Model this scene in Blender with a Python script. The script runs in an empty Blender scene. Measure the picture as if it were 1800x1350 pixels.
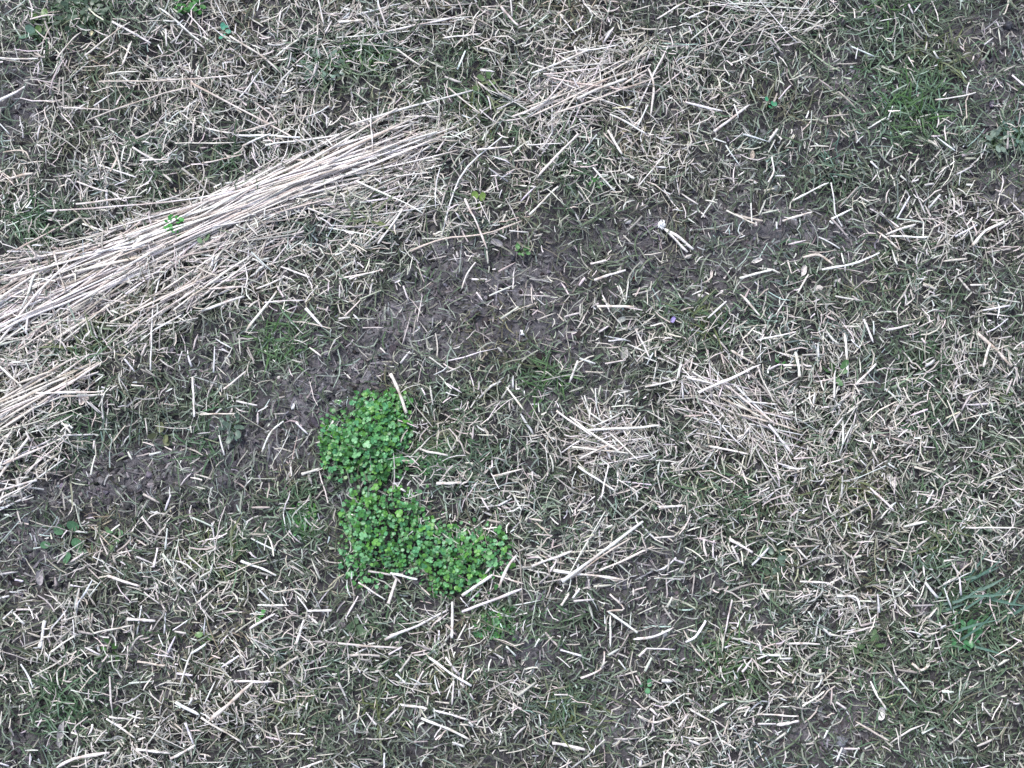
import bpy, math, random
import numpy as np

# ------------------------------------------------------------------ camera, sky, sun, exposure
S = bpy.context.scene
COL = S.collection
TILT = math.radians(10.0)
DIST = 1.5
TANH = 0.5                      # half the frame width / distance
HT = DIST * math.cos(TILT)
CAM_Y = -DIST * math.sin(TILT)
PX = 1.5 / 1800.0               # metres on the ground for one photo pixel

cam_data = bpy.data.cameras.new('camera')
cam = bpy.data.objects.new('camera', cam_data)
COL.objects.link(cam)
cam.location = (0, CAM_Y, HT)
cam.rotation_euler = (TILT, 0, 0)
cam_data.sensor_width = 36.0
cam_data.lens = 18.0 / TANH
cam_data.clip_start = 0.05
cam_data.clip_end = 300.0
S.camera = cam

SUN_EL, SUN_AZ = math.radians(58), math.radians(330)     # azimuth clockwise from +Y
W = bpy.data.worlds.new('World')
S.world = W
W.use_nodes = True
wn = W.node_tree
wn.nodes.clear()
sky = wn.nodes.new('ShaderNodeTexSky')
sky.sky_type = 'NISHITA'
sky.sun_disc = False
sky.sun_elevation = SUN_EL
sky.sun_rotation = SUN_AZ
sky.air_density = 1.0
sky.dust_density = 2.5
hs = wn.nodes.new('ShaderNodeHueSaturation')              # overcast: the blue is washed out of it
hs.inputs['Saturation'].default_value = 0.64
bg = wn.nodes.new('ShaderNodeBackground')
bg.inputs['Strength'].default_value = 0.13
wo = wn.nodes.new('ShaderNodeOutputWorld')
wn.links.new(sky.outputs[0], hs.inputs['Color'])
wn.links.new(hs.outputs[0], bg.inputs['Color'])
wn.links.new(bg.outputs[0], wo.inputs['Surface'])

sl = bpy.data.lights.new('sun', 'SUN')
sl.energy = 1.45
sl.angle = math.radians(14)
sl.color = (1.0, 0.985, 0.965)
so = bpy.data.objects.new('sun', sl)
COL.objects.link(so)
so.rotation_euler = (math.radians(90) - SUN_EL, 0, math.pi - SUN_AZ)

S.view_settings.view_transform = 'Standard'
S.view_settings.look = 'None'
S.view_settings.gamma = 1.0
S.view_settings.use_curve_mapping = False
S.view_settings.exposure = 1.02
S.render.engine = 'CYCLES'

rng = np.random.default_rng(7)
random.seed(7)

# ------------------------------------------------------------------ noise, terrain, photo pixel -> ground
def vnoise(x, y, seed=0):
    xi, yi = np.floor(x).astype(np.int64), np.floor(y).astype(np.int64)
    fx, fy = x - xi, y - yi
    fx, fy = fx * fx * (3 - 2 * fx), fy * fy * (3 - 2 * fy)
    def h(a, b):
        n = (a * 374761393 + b * 668265263 + seed * 1442695041) & 0xFFFFFFFF
        n = ((n ^ (n >> 13)) * 1274126177) & 0xFFFFFFFF
        n = (n ^ (n >> 16)) & 0xFFFF
        return n / 65535.0
    a, b, c, d = h(xi, yi), h(xi + 1, yi), h(xi, yi + 1), h(xi + 1, yi + 1)
    return (a * (1 - fx) + b * fx) * (1 - fy) + (c * (1 - fx) + d * fx) * fy

def fbm(x, y, seed=0, oct=3):
    v, a, t = 0, 1.0, 0
    for k in range(oct):
        v = v + a * vnoise(x * 2 ** k, y * 2 ** k, seed + k * 17)
        t += a
        a *= 0.5
    return v / t

def height(x, y):
    x, y = np.asarray(x, float), np.asarray(y, float)
    h = (fbm(x * 3 + 9, y * 3 + 4, 1) - .5) * 0.030
    h = h + (fbm(x * 14, y * 14, 2) - .5) * 0.018
    h = h + (fbm(x * 55, y * 55, 3, 3) - .5) * 0.013
    return h

def G(px, py):
    """photo pixel (1800 x 1350) -> ground x, y"""
    px, py = np.asarray(px, float), np.asarray(py, float)
    u = (px - 900) / 900 * TANH
    v = -(py - 675) / 900 * TANH
    ct, st = math.cos(TILT), math.sin(TILT)
    dy, dz = v * ct + st, v * st - ct
    t = HT / -dz
    return u * t, CAM_Y + dy * t

def at(px, py, dz=0.0):
    x, y = G(px, py)
    return float(x), float(y), float(height(x, y)) + dz

# ------------------------------------------------------------------ what grows and lies where, in photo pixels
def blobs(lst):
    def f(x, y):
        v = np.zeros(np.shape(x))
        for cx, cy, rx, ry, a, w in lst:
            a = math.radians(a)
            dx, dy = x - cx, y - cy
            p = (dx * math.cos(a) + dy * math.sin(a)) / rx
            q = (-dx * math.sin(a) + dy * math.cos(a)) / ry
            v = np.maximum(v, w * np.exp(-(p * p + q * q) ** 1.5))
        return v
    return f

soil_b = blobs([
    (60, 860, 150, 45, -5, .9), (230, 835, 150, 55, -8, 1), (420, 790, 150, 55, -15, .95), (520, 740, 70, 70, 0, 1),
    (620, 640, 130, 60, -35, 1), (740, 560, 150, 75, -30, 1), (890, 510, 160, 75, -10, 1), (790, 450, 70, 40, 0, 1),
    (940, 600, 130, 50, 10, .85), (1150, 440, 110, 60, 20, .95), (1360, 400, 130, 60, 5, .95), (1250, 510, 130, 50, 10, .75),
    (1480, 420, 60, 60, 0, .7), (1000, 690, 80, 60, 0, .45), (350, 640, 120, 50, -10, .6), (500, 560, 60, 40, 0, .5),
    (1120, 1020, 120, 60, 0, .75), (1130, 1130, 110, 60, -20, .7), (920, 1160, 90, 50, 0, .7), (1460, 1270, 110, 70, 0, .85),
    (1090, 1270, 50, 70, 0, .8), (60, 980, 70, 90, 0, .75), (60, 1290, 80, 50, 0, .6), (730, 1280, 60, 40, 0, .4),
    (35, 170, 60, 90, 0, .65), (1750, 120, 70, 110, 20, .7), (1500, 140, 50, 60, 0, .5), (1450, 230, 60, 50, 0, .45),
    (1760, 330, 60, 90, 0, .6), (230, 1130, 90, 60, 0, .45), (600, 860, 40, 25, 0, .8), (330, 905, 130, 40, 0, .5),
    (960, 1060, 50, 30, 0, .6), (1650, 480, 80, 50, 0, .4), (400, 1080, 60, 40, 0, .5), (1620, 1060, 40, 30, 0, .5),
    (1450, 990, 60, 30, 0, .4), (540, 1080, 80, 40, 0, .5), (1590, 560, 60, 50, 0, .3),
])
straw_b = blobs([
    (120, 560, 260, 130, -20, 1), (330, 450, 260, 100, -25, 1), (680, 300, 260, 90, -15, 1), (450, 190, 330, 120, 10, .85),
    (330, 120, 200, 120, 0, .8), (120, 300, 180, 120, 0, .85), (620, 60, 260, 70, -5, .75), (760, 340, 200, 100, -20, .9),
    (1030, 180, 220, 90, -25, .95), (1180, 160, 120, 80, 0, .8), (960, 60, 220, 80, 0, .6), (1120, 270, 160, 80, 10, .7),
    (60, 700, 200, 90, -25, .95), (50, 830, 110, 60, -25, .7), (560, 470, 150, 70, -20, .8), (230, 1000, 120, 80, 0, .45),
    (1070, 790, 150, 80, 20, 1), (1300, 720, 220, 130, 35, 1), (1350, 640, 200, 80, 10, .8), (1480, 680, 200, 150, 0, .75),
    (1700, 620, 160, 120, 20, .85), (1700, 430, 170, 90, 0, .85), (1560, 760, 200, 130, 0, .7), (1100, 600, 110, 70, 0, .6),
    (880, 880, 170, 100, 0, .65), (1050, 940, 160, 90, -25, .75), (1250, 930, 160, 120, 0, .5), (1520, 1050, 170, 80, 0, .7),
    (1480, 920, 180, 90, 0, .6), (300, 1000, 150, 90, 0, .6), (500, 1090, 160, 90, 0, .6), (120, 1130, 130, 90, 0, .6),
    (860, 1210, 120, 80, 0, .8), (420, 1210, 200, 100, 0, .6), (250, 1290, 150, 70, 0, .5), (1250, 1250, 130, 80, 0, .7),
    (1350, 1180, 150, 90, 0, .6), (1700, 900, 150, 160, 0, .5), (1350, 60, 150, 80, -25, .6), (1200, 1320, 120, 60, 0, .6),
    (700, 1160, 150, 90, 0, .5), (60, 60, 90, 60, 0, .5), (1640, 760, 120, 100, 0, .6), (840, 760, 90, 60, 0, .4),
])
green_b = blobs([
    (1590, 190, 120, 100, 0, .9), (645, 95, 60, 50, 0, 1), (830, 165, 130, 110, 0, .55), (500, 600, 80, 55, 0, .9),
    (960, 660, 80, 60, 0, .8), (160, 600, 90, 40, -15, .7), (60, 390, 70, 50, 0, .8), (120, 60, 110, 60, 0, .7),
    (800, 720, 80, 60, 0, .6), (780, 800, 90, 70, 0, .8), (530, 900, 60, 60, 0, .7), (690, 1090, 90, 50, 0, .5),
    (400, 980, 80, 50, 0, .6), (120, 1230, 80, 80, 0, .85), (1030, 1240, 110, 90, 0, .6), (1560, 480, 90, 60, 0, .6),
    (1640, 640, 80, 90, 0, .55), (1620, 740, 60, 70, 0, .6), (1260, 560, 120, 50, 0, .6), (1210, 590, 80, 60, 0, .6),
    (1470, 790, 70, 70, 0, .5), (1260, 870, 150, 60, 0, .5), (1690, 870, 130, 120, 0, .5), (1720, 1090, 130, 80, -25, .8),
    (1270, 1160, 130, 70, 0, .7), (1320, 1020, 110, 80, 0, .55), (1650, 950, 80, 60, 0, .7), (1540, 30, 150, 60, 0, .5),
    (430, 290, 90, 40, 0, .5), (640, 380, 60, 40, 0, .7), (190, 175, 90, 60, 0, .4), (1010, 300, 70, 40, 0, .5),
    (1180, 130, 60, 40, 0, .4), (560, 1180, 120, 80, 0, .45), (930, 1080, 120, 60, 0, .5), (750, 1180, 150, 70, 0, .5),
    (1620, 1260, 150, 80, 0, .5), (560, 130, 60, 60, 0, .6), (250, 290, 80, 60, 0, .4), (1470, 330, 110, 60, 0, .45),
    (1780, 200, 50, 80, 0, .6), (400, 720, 90, 60, 0, .45), (400, 790, 40, 40, 0, .6), (140, 730, 60, 40, 0, .4),
])
soil = lambda x, y: np.clip(soil_b(x, y) * (0.75 + 0.6 * fbm(x / 60, y / 60, 31)), 0, 1)
straw = lambda x, y: np.clip(straw_b(x, y) * np.clip(.8 + 3.6 * (fbm(x / 48, y / 48, 41) - .5), .12, 1.3), 0, 1)
green = lambda x, y: np.clip(green_b(x, y) * .85 + .7 * (fbm(x / 130, y / 130, 51) - .40), 0, 1)
clover_b = blobs([(645, 765, 78, 62, -15, 1), (690, 912, 85, 85, 10, 1), (790, 985, 95, 65, 15, 1)])

X0, X1, Y0, Y1 = -330, 2130, -330, 1680
def scatter(n, dens):
    xs, ys, got = [], [], 0
    while got < n:
        x = rng.uniform(X0, X1, n * 2)
        y = rng.uniform(Y0, Y1, n * 2)
        k = rng.random(n * 2) < dens(x, y)
        xs.append(x[k]); ys.append(y[k]); got += int(k.sum())
    return np.concatenate(xs)[:n], np.concatenate(ys)[:n]

# ------------------------------------------------------------------ mesh builders (all pieces of one call in one batch)
def make_mesh(name, V, faces, colors, mat, smooth=True):
    """V (n,3); faces: list of (m,k) index arrays; colors (n,3)"""
    me = bpy.data.meshes.new(name)
    nv = len(V)
    loops = np.concatenate([f.ravel() for f in faces]).astype(np.int32)
    tot = np.concatenate([np.full(len(f), f.shape[1], np.int32) for f in faces])
    start = np.concatenate([[0], np.cumsum(tot)[:-1]]).astype(np.int32)
    me.vertices.add(nv)
    me.vertices.foreach_set('co', np.ascontiguousarray(V, np.float32).ravel())
    me.loops.add(len(loops))
    me.loops.foreach_set('vertex_index', loops)
    me.polygons.add(len(tot))
    me.polygons.foreach_set('loop_start', start)
    me.polygons.foreach_set('loop_total', tot)
    me.polygons.foreach_set('use_smooth', np.full(len(tot), smooth))
    a = me.attributes.new('col', 'FLOAT_COLOR', 'POINT')
    c4 = np.ones((nv, 4), np.float32)
    c4[:, :3] = colors
    a.data.foreach_set('color', c4.ravel())
    me.materials.append(mat)
    me.update(calc_edges=True)
    me.validate()
    return me

def link(name, me, parent=None, loc=(0, 0, 0)):
    o = bpy.data.objects.new(name, me)
    COL.objects.link(o)
    o.location = loc
    if parent is not None:
        o.parent = parent
    return o

def norm(v):
    return v / np.maximum(np.linalg.norm(v, axis=-1, keepdims=True), 1e-9)

def tubes(P, R, sides=5, flat=1.0, cap=True):
    """P (N,K,3) centre lines, R (N,K) radii -> V, faces, index of the piece per vertex"""
    N, K, _ = P.shape
    T = np.empty_like(P)
    T[:, 1:-1] = P[:, 2:] - P[:, :-2]
    T[:, 0] = P[:, 1] - P[:, 0]
    T[:, -1] = P[:, -1] - P[:, -2]
    T = norm(T)
    side = norm(np.cross(T, np.array([0.013, 0.021, 1.0])))
    up = np.cross(side, T)
    ang = np.arange(sides) / sides * 2 * np.pi + .3
    V = (P[:, :, None] + R[:, :, None, None] * (np.cos(ang)[None, None, :, None] * side[:, :, None] +
         flat * np.sin(ang)[None, None, :, None] * up[:, :, None]))
    base = (np.arange(N) * K * sides)[:, None, None]
    k = (np.arange(K - 1) * sides)[None, :, None]
    s = np.arange(sides)[None, None, :]
    s2 = (s + 1) % sides
    q = np.stack([base + k + s, base + k + s2, base + k + sides + s2, base + k + sides + s], -1).reshape(-1, 4)
    faces = [q]
    if cap:
        b = (np.arange(N) * K * sides)[:, None]
        faces.append(b + np.arange(sides)[::-1][None])
        faces.append(b + (K - 1) * sides + np.arange(sides)[None])
    return V.reshape(-1, 3), faces, np.repeat(np.arange(N), K * sides)

def ribbons(P, Wd, roll, fold=0.25):
    """flat, slightly folded blades: P (N,K,3), Wd (N,K) widths, roll (N,)"""
    N, K, _ = P.shape
    T = np.empty_like(P)
    T[:, 1:-1] = P[:, 2:] - P[:, :-2]
    T[:, 0] = P[:, 1] - P[:, 0]
    T[:, -1] = P[:, -1] - P[:, -2]
    T = norm(T)
    side = norm(np.cross(T, np.array([0.013, 0.021, 1.0])))
    up = np.cross(side, T)
    c, s = np.cos(roll)[:, None, None], np.sin(roll)[:, None, None]
    sd, nu = c * side + s * up, -s * side + c * up
    w = Wd[:, :, None] * .5
    V = np.stack([P - w * sd, P + nu * w * fold * -1, P + w * sd], 2)
    base = (np.arange(N) * K * 3)[:, None, None]
    k = (np.arange(K - 1) * 3)[None, :, None]
    s_ = np.arange(2)[None, None, :]
    q = np.stack([base + k + s_, base + k + s_ + 1, base + k + 3 + s_ + 1, base + k + 3 + s_], -1).reshape(-1, 4)
    return V.reshape(-1, 3), [q], np.repeat(np.arange(N), K * 3)

def lines_px(cx, cy, L, ang, K, curl, wob=0.0):
    """centre lines in photo pixels (N,K,2), curling by curl radians over their length"""
    N = len(cx)
    t = np.linspace(-.5, .5, K)[None]
    a = ang[:, None] + curl[:, None] * t + wob * rng.normal(0, 1, (N, K))
    step = (L / (K - 1))[:, None]
    x = np.cumsum(np.cos(a) * step, 1)
    y = np.cumsum(np.sin(a) * step, 1)
    x = x - x.mean(1, keepdims=True) + cx[:, None]
    y = y - y.mean(1, keepdims=True) + cy[:, None]
    return np.stack([x, y], -1)

def lift(Lp, z):
    """(N,K,2) pixels + (N,K) height over the ground -> (N,K,3)"""
    x, y = G(Lp[..., 0], Lp[..., 1])
    return np.stack([x, y, height(x, y) + z], -1)

def pal(n, cols, probs=None, var=.12):
    cols = np.array(cols)
    c = cols[rng.choice(len(cols), n, p=probs)]
    return np.clip(c * (1 + rng.normal(0, var, (n, 1))) * (1 + rng.normal(0, var * .25, (n, 3))), .004, .85)

# ------------------------------------------------------------------ materials
def nt(mat):
    mat.use_nodes = True
    t = mat.node_tree
    t.nodes.clear()
    return t, t.nodes.new, t.links.new

def dry_material(name, rough, spec, trans=0.0, streak=420.0, lo=.72, hi=1.2, warm=True):
    m = bpy.data.materials.new(name)
    t, N, Lk = nt(m)
    out = N('ShaderNodeOutputMaterial')
    at_ = N('ShaderNodeAttribute'); at_.attribute_name = 'col'
    geo = N('ShaderNodeNewGeometry')
    no = N('ShaderNodeTexNoise'); no.inputs['Scale'].default_value = streak; no.inputs['Detail'].default_value = 3
    Lk(geo.outputs['Position'], no.inputs['Vector'])
    mr = N('ShaderNodeMapRange'); mr.inputs['From Min'].default_value = .3; mr.inputs['From Max'].default_value = .7
    mr.inputs['To Min'].default_value = lo; mr.inputs['To Max'].default_value = hi
    Lk(no.outputs['Fac'], mr.inputs['Value'])
    mul = N('ShaderNodeVectorMath'); mul.operation = 'SCALE'
    Lk(at_.outputs['Color'], mul.inputs[0]); Lk(mr.outputs[0], mul.inputs['Scale'])
    p = N('ShaderNodeBsdfPrincipled')
    p.inputs['Roughness'].default_value = rough
    p.inputs['Specular IOR Level'].default_value = spec
    Lk(mul.outputs[0], p.inputs['Base Color'])
    if trans:
        tr = N('ShaderNodeBsdfTranslucent'); mx = N('ShaderNodeMixShader'); mx.inputs[0].default_value = trans
        Lk(mul.outputs[0], tr.inputs['Color']); Lk(p.outputs[0], mx.inputs[1]); Lk(tr.outputs[0], mx.inputs[2])
        Lk(mx.outputs[0], out.inputs['Surface'])
    else:
        Lk(p.outputs[0], out.inputs['Surface'])
    return m

M_STRAW = dry_material('straw', .5, .35, 0, 380, .7, 1.18)
M_THATCH = dry_material('thatch', .75, .15, 0, 300, .65, 1.25)
M_GRASS = dry_material('grass_blades', .55, .3, .2, 260, .7, 1.25)
M_LEAF = dry_material('leaf', .38, .5, .3, 350, .75, 1.25)
M_CLOD = dry_material('clod', .9, .1, 0, 500, .6, 1.35)
M_STONE = dry_material('stone', .7, .3, 0, 500, .85, 1.1)

M_SOIL = bpy.data.materials.new('soil')
t, N, Lk = nt(M_SOIL)
out = N('ShaderNodeOutputMaterial'); p = N('ShaderNodeBsdfPrincipled')
p.inputs['Roughness'].default_value = .92; p.inputs['Specular IOR Level'].default_value = .12
geo = N('ShaderNodeNewGeometry')
n1 = N('ShaderNodeTexNoise'); n1.inputs['Scale'].default_value = 11; n1.inputs['Detail'].default_value = 6
n2 = N('ShaderNodeTexNoise'); n2.inputs['Scale'].default_value = 160; n2.inputs['Detail'].default_value = 5; n2.inputs['Roughness'].default_value = .7
for n_ in (n1, n2):
    Lk(geo.outputs['Position'], n_.inputs['Vector'])
r1 = N('ShaderNodeValToRGB')
r1.color_ramp.elements[0].position = .32; r1.color_ramp.elements[0].color = (.066, .063, .069, 1)
r1.color_ramp.elements[1].position = .68; r1.color_ramp.elements[1].color = (.16, .154, .170, 1)
Lk(n1.outputs['Fac'], r1.inputs['Fac'])
mr = N('ShaderNodeMapRange'); mr.inputs['From Min'].default_value = .3; mr.inputs['From Max'].default_value = .7
mr.inputs['To Min'].default_value = .6; mr.inputs['To Max'].default_value = 1.4
Lk(n2.outputs['Fac'], mr.inputs['Value'])
sc = N('ShaderNodeVectorMath'); sc.operation = 'SCALE'
Lk(r1.outputs['Color'], sc.inputs[0]); Lk(mr.outputs[0], sc.inputs['Scale'])
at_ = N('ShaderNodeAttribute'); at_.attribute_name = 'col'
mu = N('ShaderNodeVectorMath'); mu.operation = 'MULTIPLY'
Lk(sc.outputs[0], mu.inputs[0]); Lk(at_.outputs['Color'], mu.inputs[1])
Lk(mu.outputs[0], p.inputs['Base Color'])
bp = N('ShaderNodeBump'); bp.inputs['Strength'].default_value = .8; bp.inputs['Distance'].default_value = .006
Lk(n2.outputs['Fac'], bp.inputs['Height']); Lk(bp.outputs[0], p.inputs['Normal'])
Lk(p.outputs[0], out.inputs['Surface'])

def tag(o, label=None, cat=None, group=None, kind=None):
    if label: o['label'] = label
    if cat: o['category'] = cat
    if group: o['group'] = group
    if kind: o['kind'] = kind
    return o

# ------------------------------------------------------------------ ground: one sheet, fine in the middle, coarse out to the horizon
def axis(half, step, reach):
    a = np.arange(-half, half + step / 2, step)
    g, d = [], step
    x = half
    while x < reach:
        d *= 1.35
        x += d
        g.append(x)
    g = np.array(g)
    return np.concatenate([-g[::-1], a, g])
ax, ay = axis(1.05, .0048, 90), axis(.92, .0048, 90)
gx, gy = np.meshgrid(ax, ay)
gz = height(gx, gy)
nx, ny = len(ax), len(ay)
idx = np.arange(nx * ny).reshape(ny, nx)
q = np.stack([idx[:-1, :-1], idx[:-1, 1:], idx[1:, 1:], idx[1:, :-1]], -1).reshape(-1, 4)
V = np.stack([gx, gy, gz], -1).reshape(-1, 3)
# bare crust dries to a pale grey, shade in the gaps under the plants is painted in as darker soil: the inverse of G() places both
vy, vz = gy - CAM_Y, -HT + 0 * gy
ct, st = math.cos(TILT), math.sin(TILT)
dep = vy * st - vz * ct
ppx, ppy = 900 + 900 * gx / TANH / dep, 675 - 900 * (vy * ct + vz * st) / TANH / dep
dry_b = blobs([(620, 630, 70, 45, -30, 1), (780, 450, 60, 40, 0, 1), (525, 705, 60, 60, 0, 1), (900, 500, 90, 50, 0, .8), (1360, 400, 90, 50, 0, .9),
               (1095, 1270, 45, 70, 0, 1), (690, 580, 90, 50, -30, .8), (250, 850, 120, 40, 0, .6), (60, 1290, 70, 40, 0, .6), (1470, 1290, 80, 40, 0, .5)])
shade_and_dry = np.clip(.62 + .5 * soil(ppx, ppy) + .65 * dry_b(ppx, ppy) * fbm(ppx / 18, ppy / 18, 77), .5, 1.5).ravel()[:, None]
me = make_mesh('ground', V, [q], np.tile(shade_and_dry, (1, 3)), M_SOIL)
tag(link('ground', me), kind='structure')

# ------------------------------------------------------------------ crumbs of soil
def ico():
    f = (1 + 5 ** .5) / 2
    v = np.array([(-1, f, 0), (1, f, 0), (-1, -f, 0), (1, -f, 0), (0, -1, f), (0, 1, f), (0, -1, -f), (0, 1, -f), (f, 0, -1), (f, 0, 1), (-f, 0, -1), (-f, 0, 1)], float)
    fc = np.array([(0, 11, 5), (0, 5, 1), (0, 1, 7), (0, 7, 10), (0, 10, 11), (1, 5, 9), (5, 11, 4), (11, 10, 2), (10, 7, 6), (7, 1, 8), (3, 9, 4), (3, 4, 2), (3, 2, 6), (3, 6, 8), (3, 8, 9), (4, 9, 5), (2, 4, 11), (6, 2, 10), (8, 6, 7), (9, 8, 1)])
    return v / np.linalg.norm(v[0]), fc
ICO_V, ICO_F = ico()
def lumps(x, y, r, cols, zoff=.3):
    n = len(x)
    gx, gy = G(x, y)
    gz = height(gx, gy)
    sc = rng.uniform(.6, 1.3, (n, 1, 3)) * np.array([1, 1, .75])
    jit = 1 + rng.normal(0, .17, (n, 12, 1))
    a = rng.uniform(0, 6.28, n)
    v = ICO_V[None] * jit * sc * r[:, None, None]
    c, s = np.cos(a)[:, None], np.sin(a)[:, None]
    v = np.stack([v[..., 0] * c - v[..., 1] * s, v[..., 0] * s + v[..., 1] * c, v[..., 2]], -1)
    v += np.stack([gx, gy, gz + r * zoff], -1)[:, None]
    f = (ICO_F[None] + (np.arange(n) * 12)[:, None, None]).reshape(-1, 3)
    return v.reshape(-1, 3), [f], np.repeat(cols, 12, 0)

x, y = scatter(24000, lambda x, y: .2 + .7 * soil(x, y))
r = np.minimum(rng.lognormal(math.log(.0018), .6, len(x)), .0085)
V, F, C = lumps(x, y, r, pal(len(x), [(.066, .063, .069), (.10, .096, .106), (.17, .163, .178), (.038, .035, .036)], [.35, .35, .15, .15], .2))
tag(link('soil_crumbs', make_mesh('soil_crumbs', V, F, C, M_CLOD, False)), 'loose dark crumbs of soil strewn over the bare ground', 'soil', kind='stuff')

# ------------------------------------------------------------------ matted thatch: thin dull fibres lying in every direction
CLEAR = lambda x, y: 1 - .85 * np.clip(clover_b(x, y), 0, 1) * (fbm(x / 22, y / 22, 88) > .36)     # little dead stuff among the clover
def thatch(n, dens_, Lr, Wr, cols, probs, zr, var=.2, mat=None, K=4, curl=.7):
    x, y = scatter(n, lambda x, y: dens_(x, y) * CLEAR(x, y))
    L = np.clip(rng.lognormal(math.log(Lr[0]), .45, n), Lr[1], Lr[2])
    lp = lines_px(x, y, L, rng.uniform(0, 6.283, n), K, rng.normal(0, curl, n), .12)
    z0 = rng.uniform(zr[0], zr[1], (n, 1))
    tilt = rng.normal(0, .22, (n, 1)) * (L[:, None] * PX) * np.linspace(-.5, .5, K)[None]
    P = lift(lp, np.maximum(z0 + tilt, .0003))
    wd = rng.uniform(Wr[0], Wr[1], (n, 1)) * PX * np.array([.8, 1.0, 1.0, .55] if K == 4 else np.linspace(.9, .45, K))[None]
    V, F, ip = ribbons(P, wd, rng.normal(0, .5, n), rng.choice([.1, .3, .5]))
    return V, F, pal(n, cols, probs, var)[ip], (x, y), ip

def patchy(C, xy, ip):
    """dead growth is browner in some spots, greener in others"""
    b = np.clip((fbm(xy[0] / 85, xy[1] / 85, 61) - .5) * 3.2, -1, 1)[ip][:, None]
    g_ = np.clip(green(*xy) * 1.3, 0, 1)[ip][:, None]
    C = C * (1 + g_ * np.array([-.16, .01, -.15]))
    return np.clip(C * np.where(b > 0, 1 + b * np.array([.05, -.05, -.22]), 1 - b * np.array([-.16, .05, .06])), .004, .85)
DULL = [(.085, .09, .075), (.135, .142, .122), (.215, .225, .205), (.058, .066, .05), (.34, .345, .335), (.48, .47, .455)]
LAYERS = []
for n_, Lr, Wr, curl, zr, K, pr in ((30000, (19, 6, 50), (1.2, 2.9), .75, (.0008, .015), 3, [.27, .27, .2, .13, .09, .04]),
                                   (17000, (34, 10, 95), (1.1, 2.6), .8, (.001, .020), 4, [.25, .27, .22, .12, .10, .04]),
                                   (9000, (9, 4, 20), (1.8, 4.4), .5, (.001, .015), 3, [.22, .25, .22, .1, .14, .07])):
    V, F, C, xy, ip = thatch(n_, lambda x, y: .14 + .86 * (1 - .86 * soil(x, y)), Lr, Wr, DULL, pr, zr, .2, K=K, curl=curl)
    LAYERS.append((V, F, patchy(C, xy, ip)))
V, F, C, xy, ip = thatch(9000, lambda x, y: .05 + soil(x, y), (14, 4, 42), (1.2, 4.4), [(.13, .125, .132), (.20, .193, .2), (.32, .31, .315), (.06, .057, .06), (.12, .135, .11)], [.3, .27, .11, .2, .12], (.0005, .008), .2, K=3, curl=.9)
LAYERS.append((V, F, C))
def merged(layers):
    o, Vs, Fs, Cs = 0, [], [], []
    for V, F, C in layers:
        Vs.append(V); Fs += [f + o for f in F]; Cs.append(C); o += len(V)
    return np.concatenate(Vs), Fs, np.concatenate(Cs)
tag(link('dead_thatch', make_mesh('dead_thatch', *merged(LAYERS), M_THATCH)), 'matted dull brown dead fibres covering the soil', 'thatch', kind='stuff')

# ------------------------------------------------------------------ short trampled grass, greyish green to green
n = 36000
x, y = scatter(n, lambda x, y: np.clip((.42 + .65 * green(x, y)) * (1 - .88 * soil(x, y)) * (1 - .35 * straw(x, y)), .02, 1) * CLEAR(x, y))
g = green(x, y)
L = np.clip(rng.lognormal(math.log(25), .45, n), 9, 90)
K = 5
lp = lines_px(x, y, L, rng.uniform(0, 6.283, n), K, rng.normal(0, 1.0, n), .12)
rise = np.abs(rng.normal(.25, .25, (n, 1)))
tt = np.linspace(0, 1, K)[None]
z = rng.uniform(.001, .014, (n, 1)) + rise * (L[:, None] * PX) * tt * (1 - .55 * tt)
P = lift(lp, z)
wd = rng.uniform(1.4, 3.2, (n, 1)) * PX * np.array([.75, 1, .95, .75, .15])[None]
V, F, ip = ribbons(P, wd, rng.normal(0, .45, n), .4)
dull = pal(n, [(.095, .122, .084), (.142, .176, .13), (.066, .09, .058), (.22, .258, .208), (.34, .378, .33)], [.27,.26,.19,.17,.11], .18)
fresh = pal(n, [(.056, .135, .055), (.08, .175, .085), (.12, .215, .135), (.046, .10, .046)], None, .18)
mixf = np.clip(g[:, None] * .85 + rng.normal(0, .18, (n, 1)), 0, 1)
tag(link('trampled_grass', make_mesh('trampled_grass', V, F, (dull * (1 - mixf) + fresh * mixf)[ip], M_GRASS)),
    'short trampled grey green grass growing between the straw', 'grass', kind='stuff')

# ------------------------------------------------------------------ chopped straw: countless short pale bits
STRAW_C = [(.59, .55, .53), (.67, .645, .64), (.47, .44, .415), (.32, .30, .28), (.66, .665, .67), (.54, .54, .49)]
n = 2700
x, y = scatter(n, lambda x, y: np.clip((.13 + .85 * straw(x, y)) * (1 - .6 * soil(x, y)), .05, 1) * CLEAR(x, y))
L = np.clip(rng.lognormal(math.log(25), .5, n), 8, 90)
K = 4
lp = lines_px(x, y, L, rng.uniform(0, 6.283, n), K, rng.normal(0, .3, n), .08)
z = rng.uniform(.006, .024, (n, 1)) + rng.normal(0, .2, (n, 1)) * (L[:, None] * PX) * np.linspace(-.5, .5, K)[None]
P = lift(lp, np.maximum(z, .002))
R = np.clip(rng.lognormal(math.log(1.15), .35, (n, 1)), .6, 2.3) * PX * rng.uniform(.68, 1.22, (n, K))
R[:, -1] *= rng.choice([1, .25, .6], n, p=[.55, .2, .25]); R[:, 0] *= rng.choice([1, .4], n, p=[.6, .4])
V, F, ip = tubes(P, R, 5, .6)
C1 = pal(n, STRAW_C, [.25, .2, .2, .15, .1, .1], .12)[ip]
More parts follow.
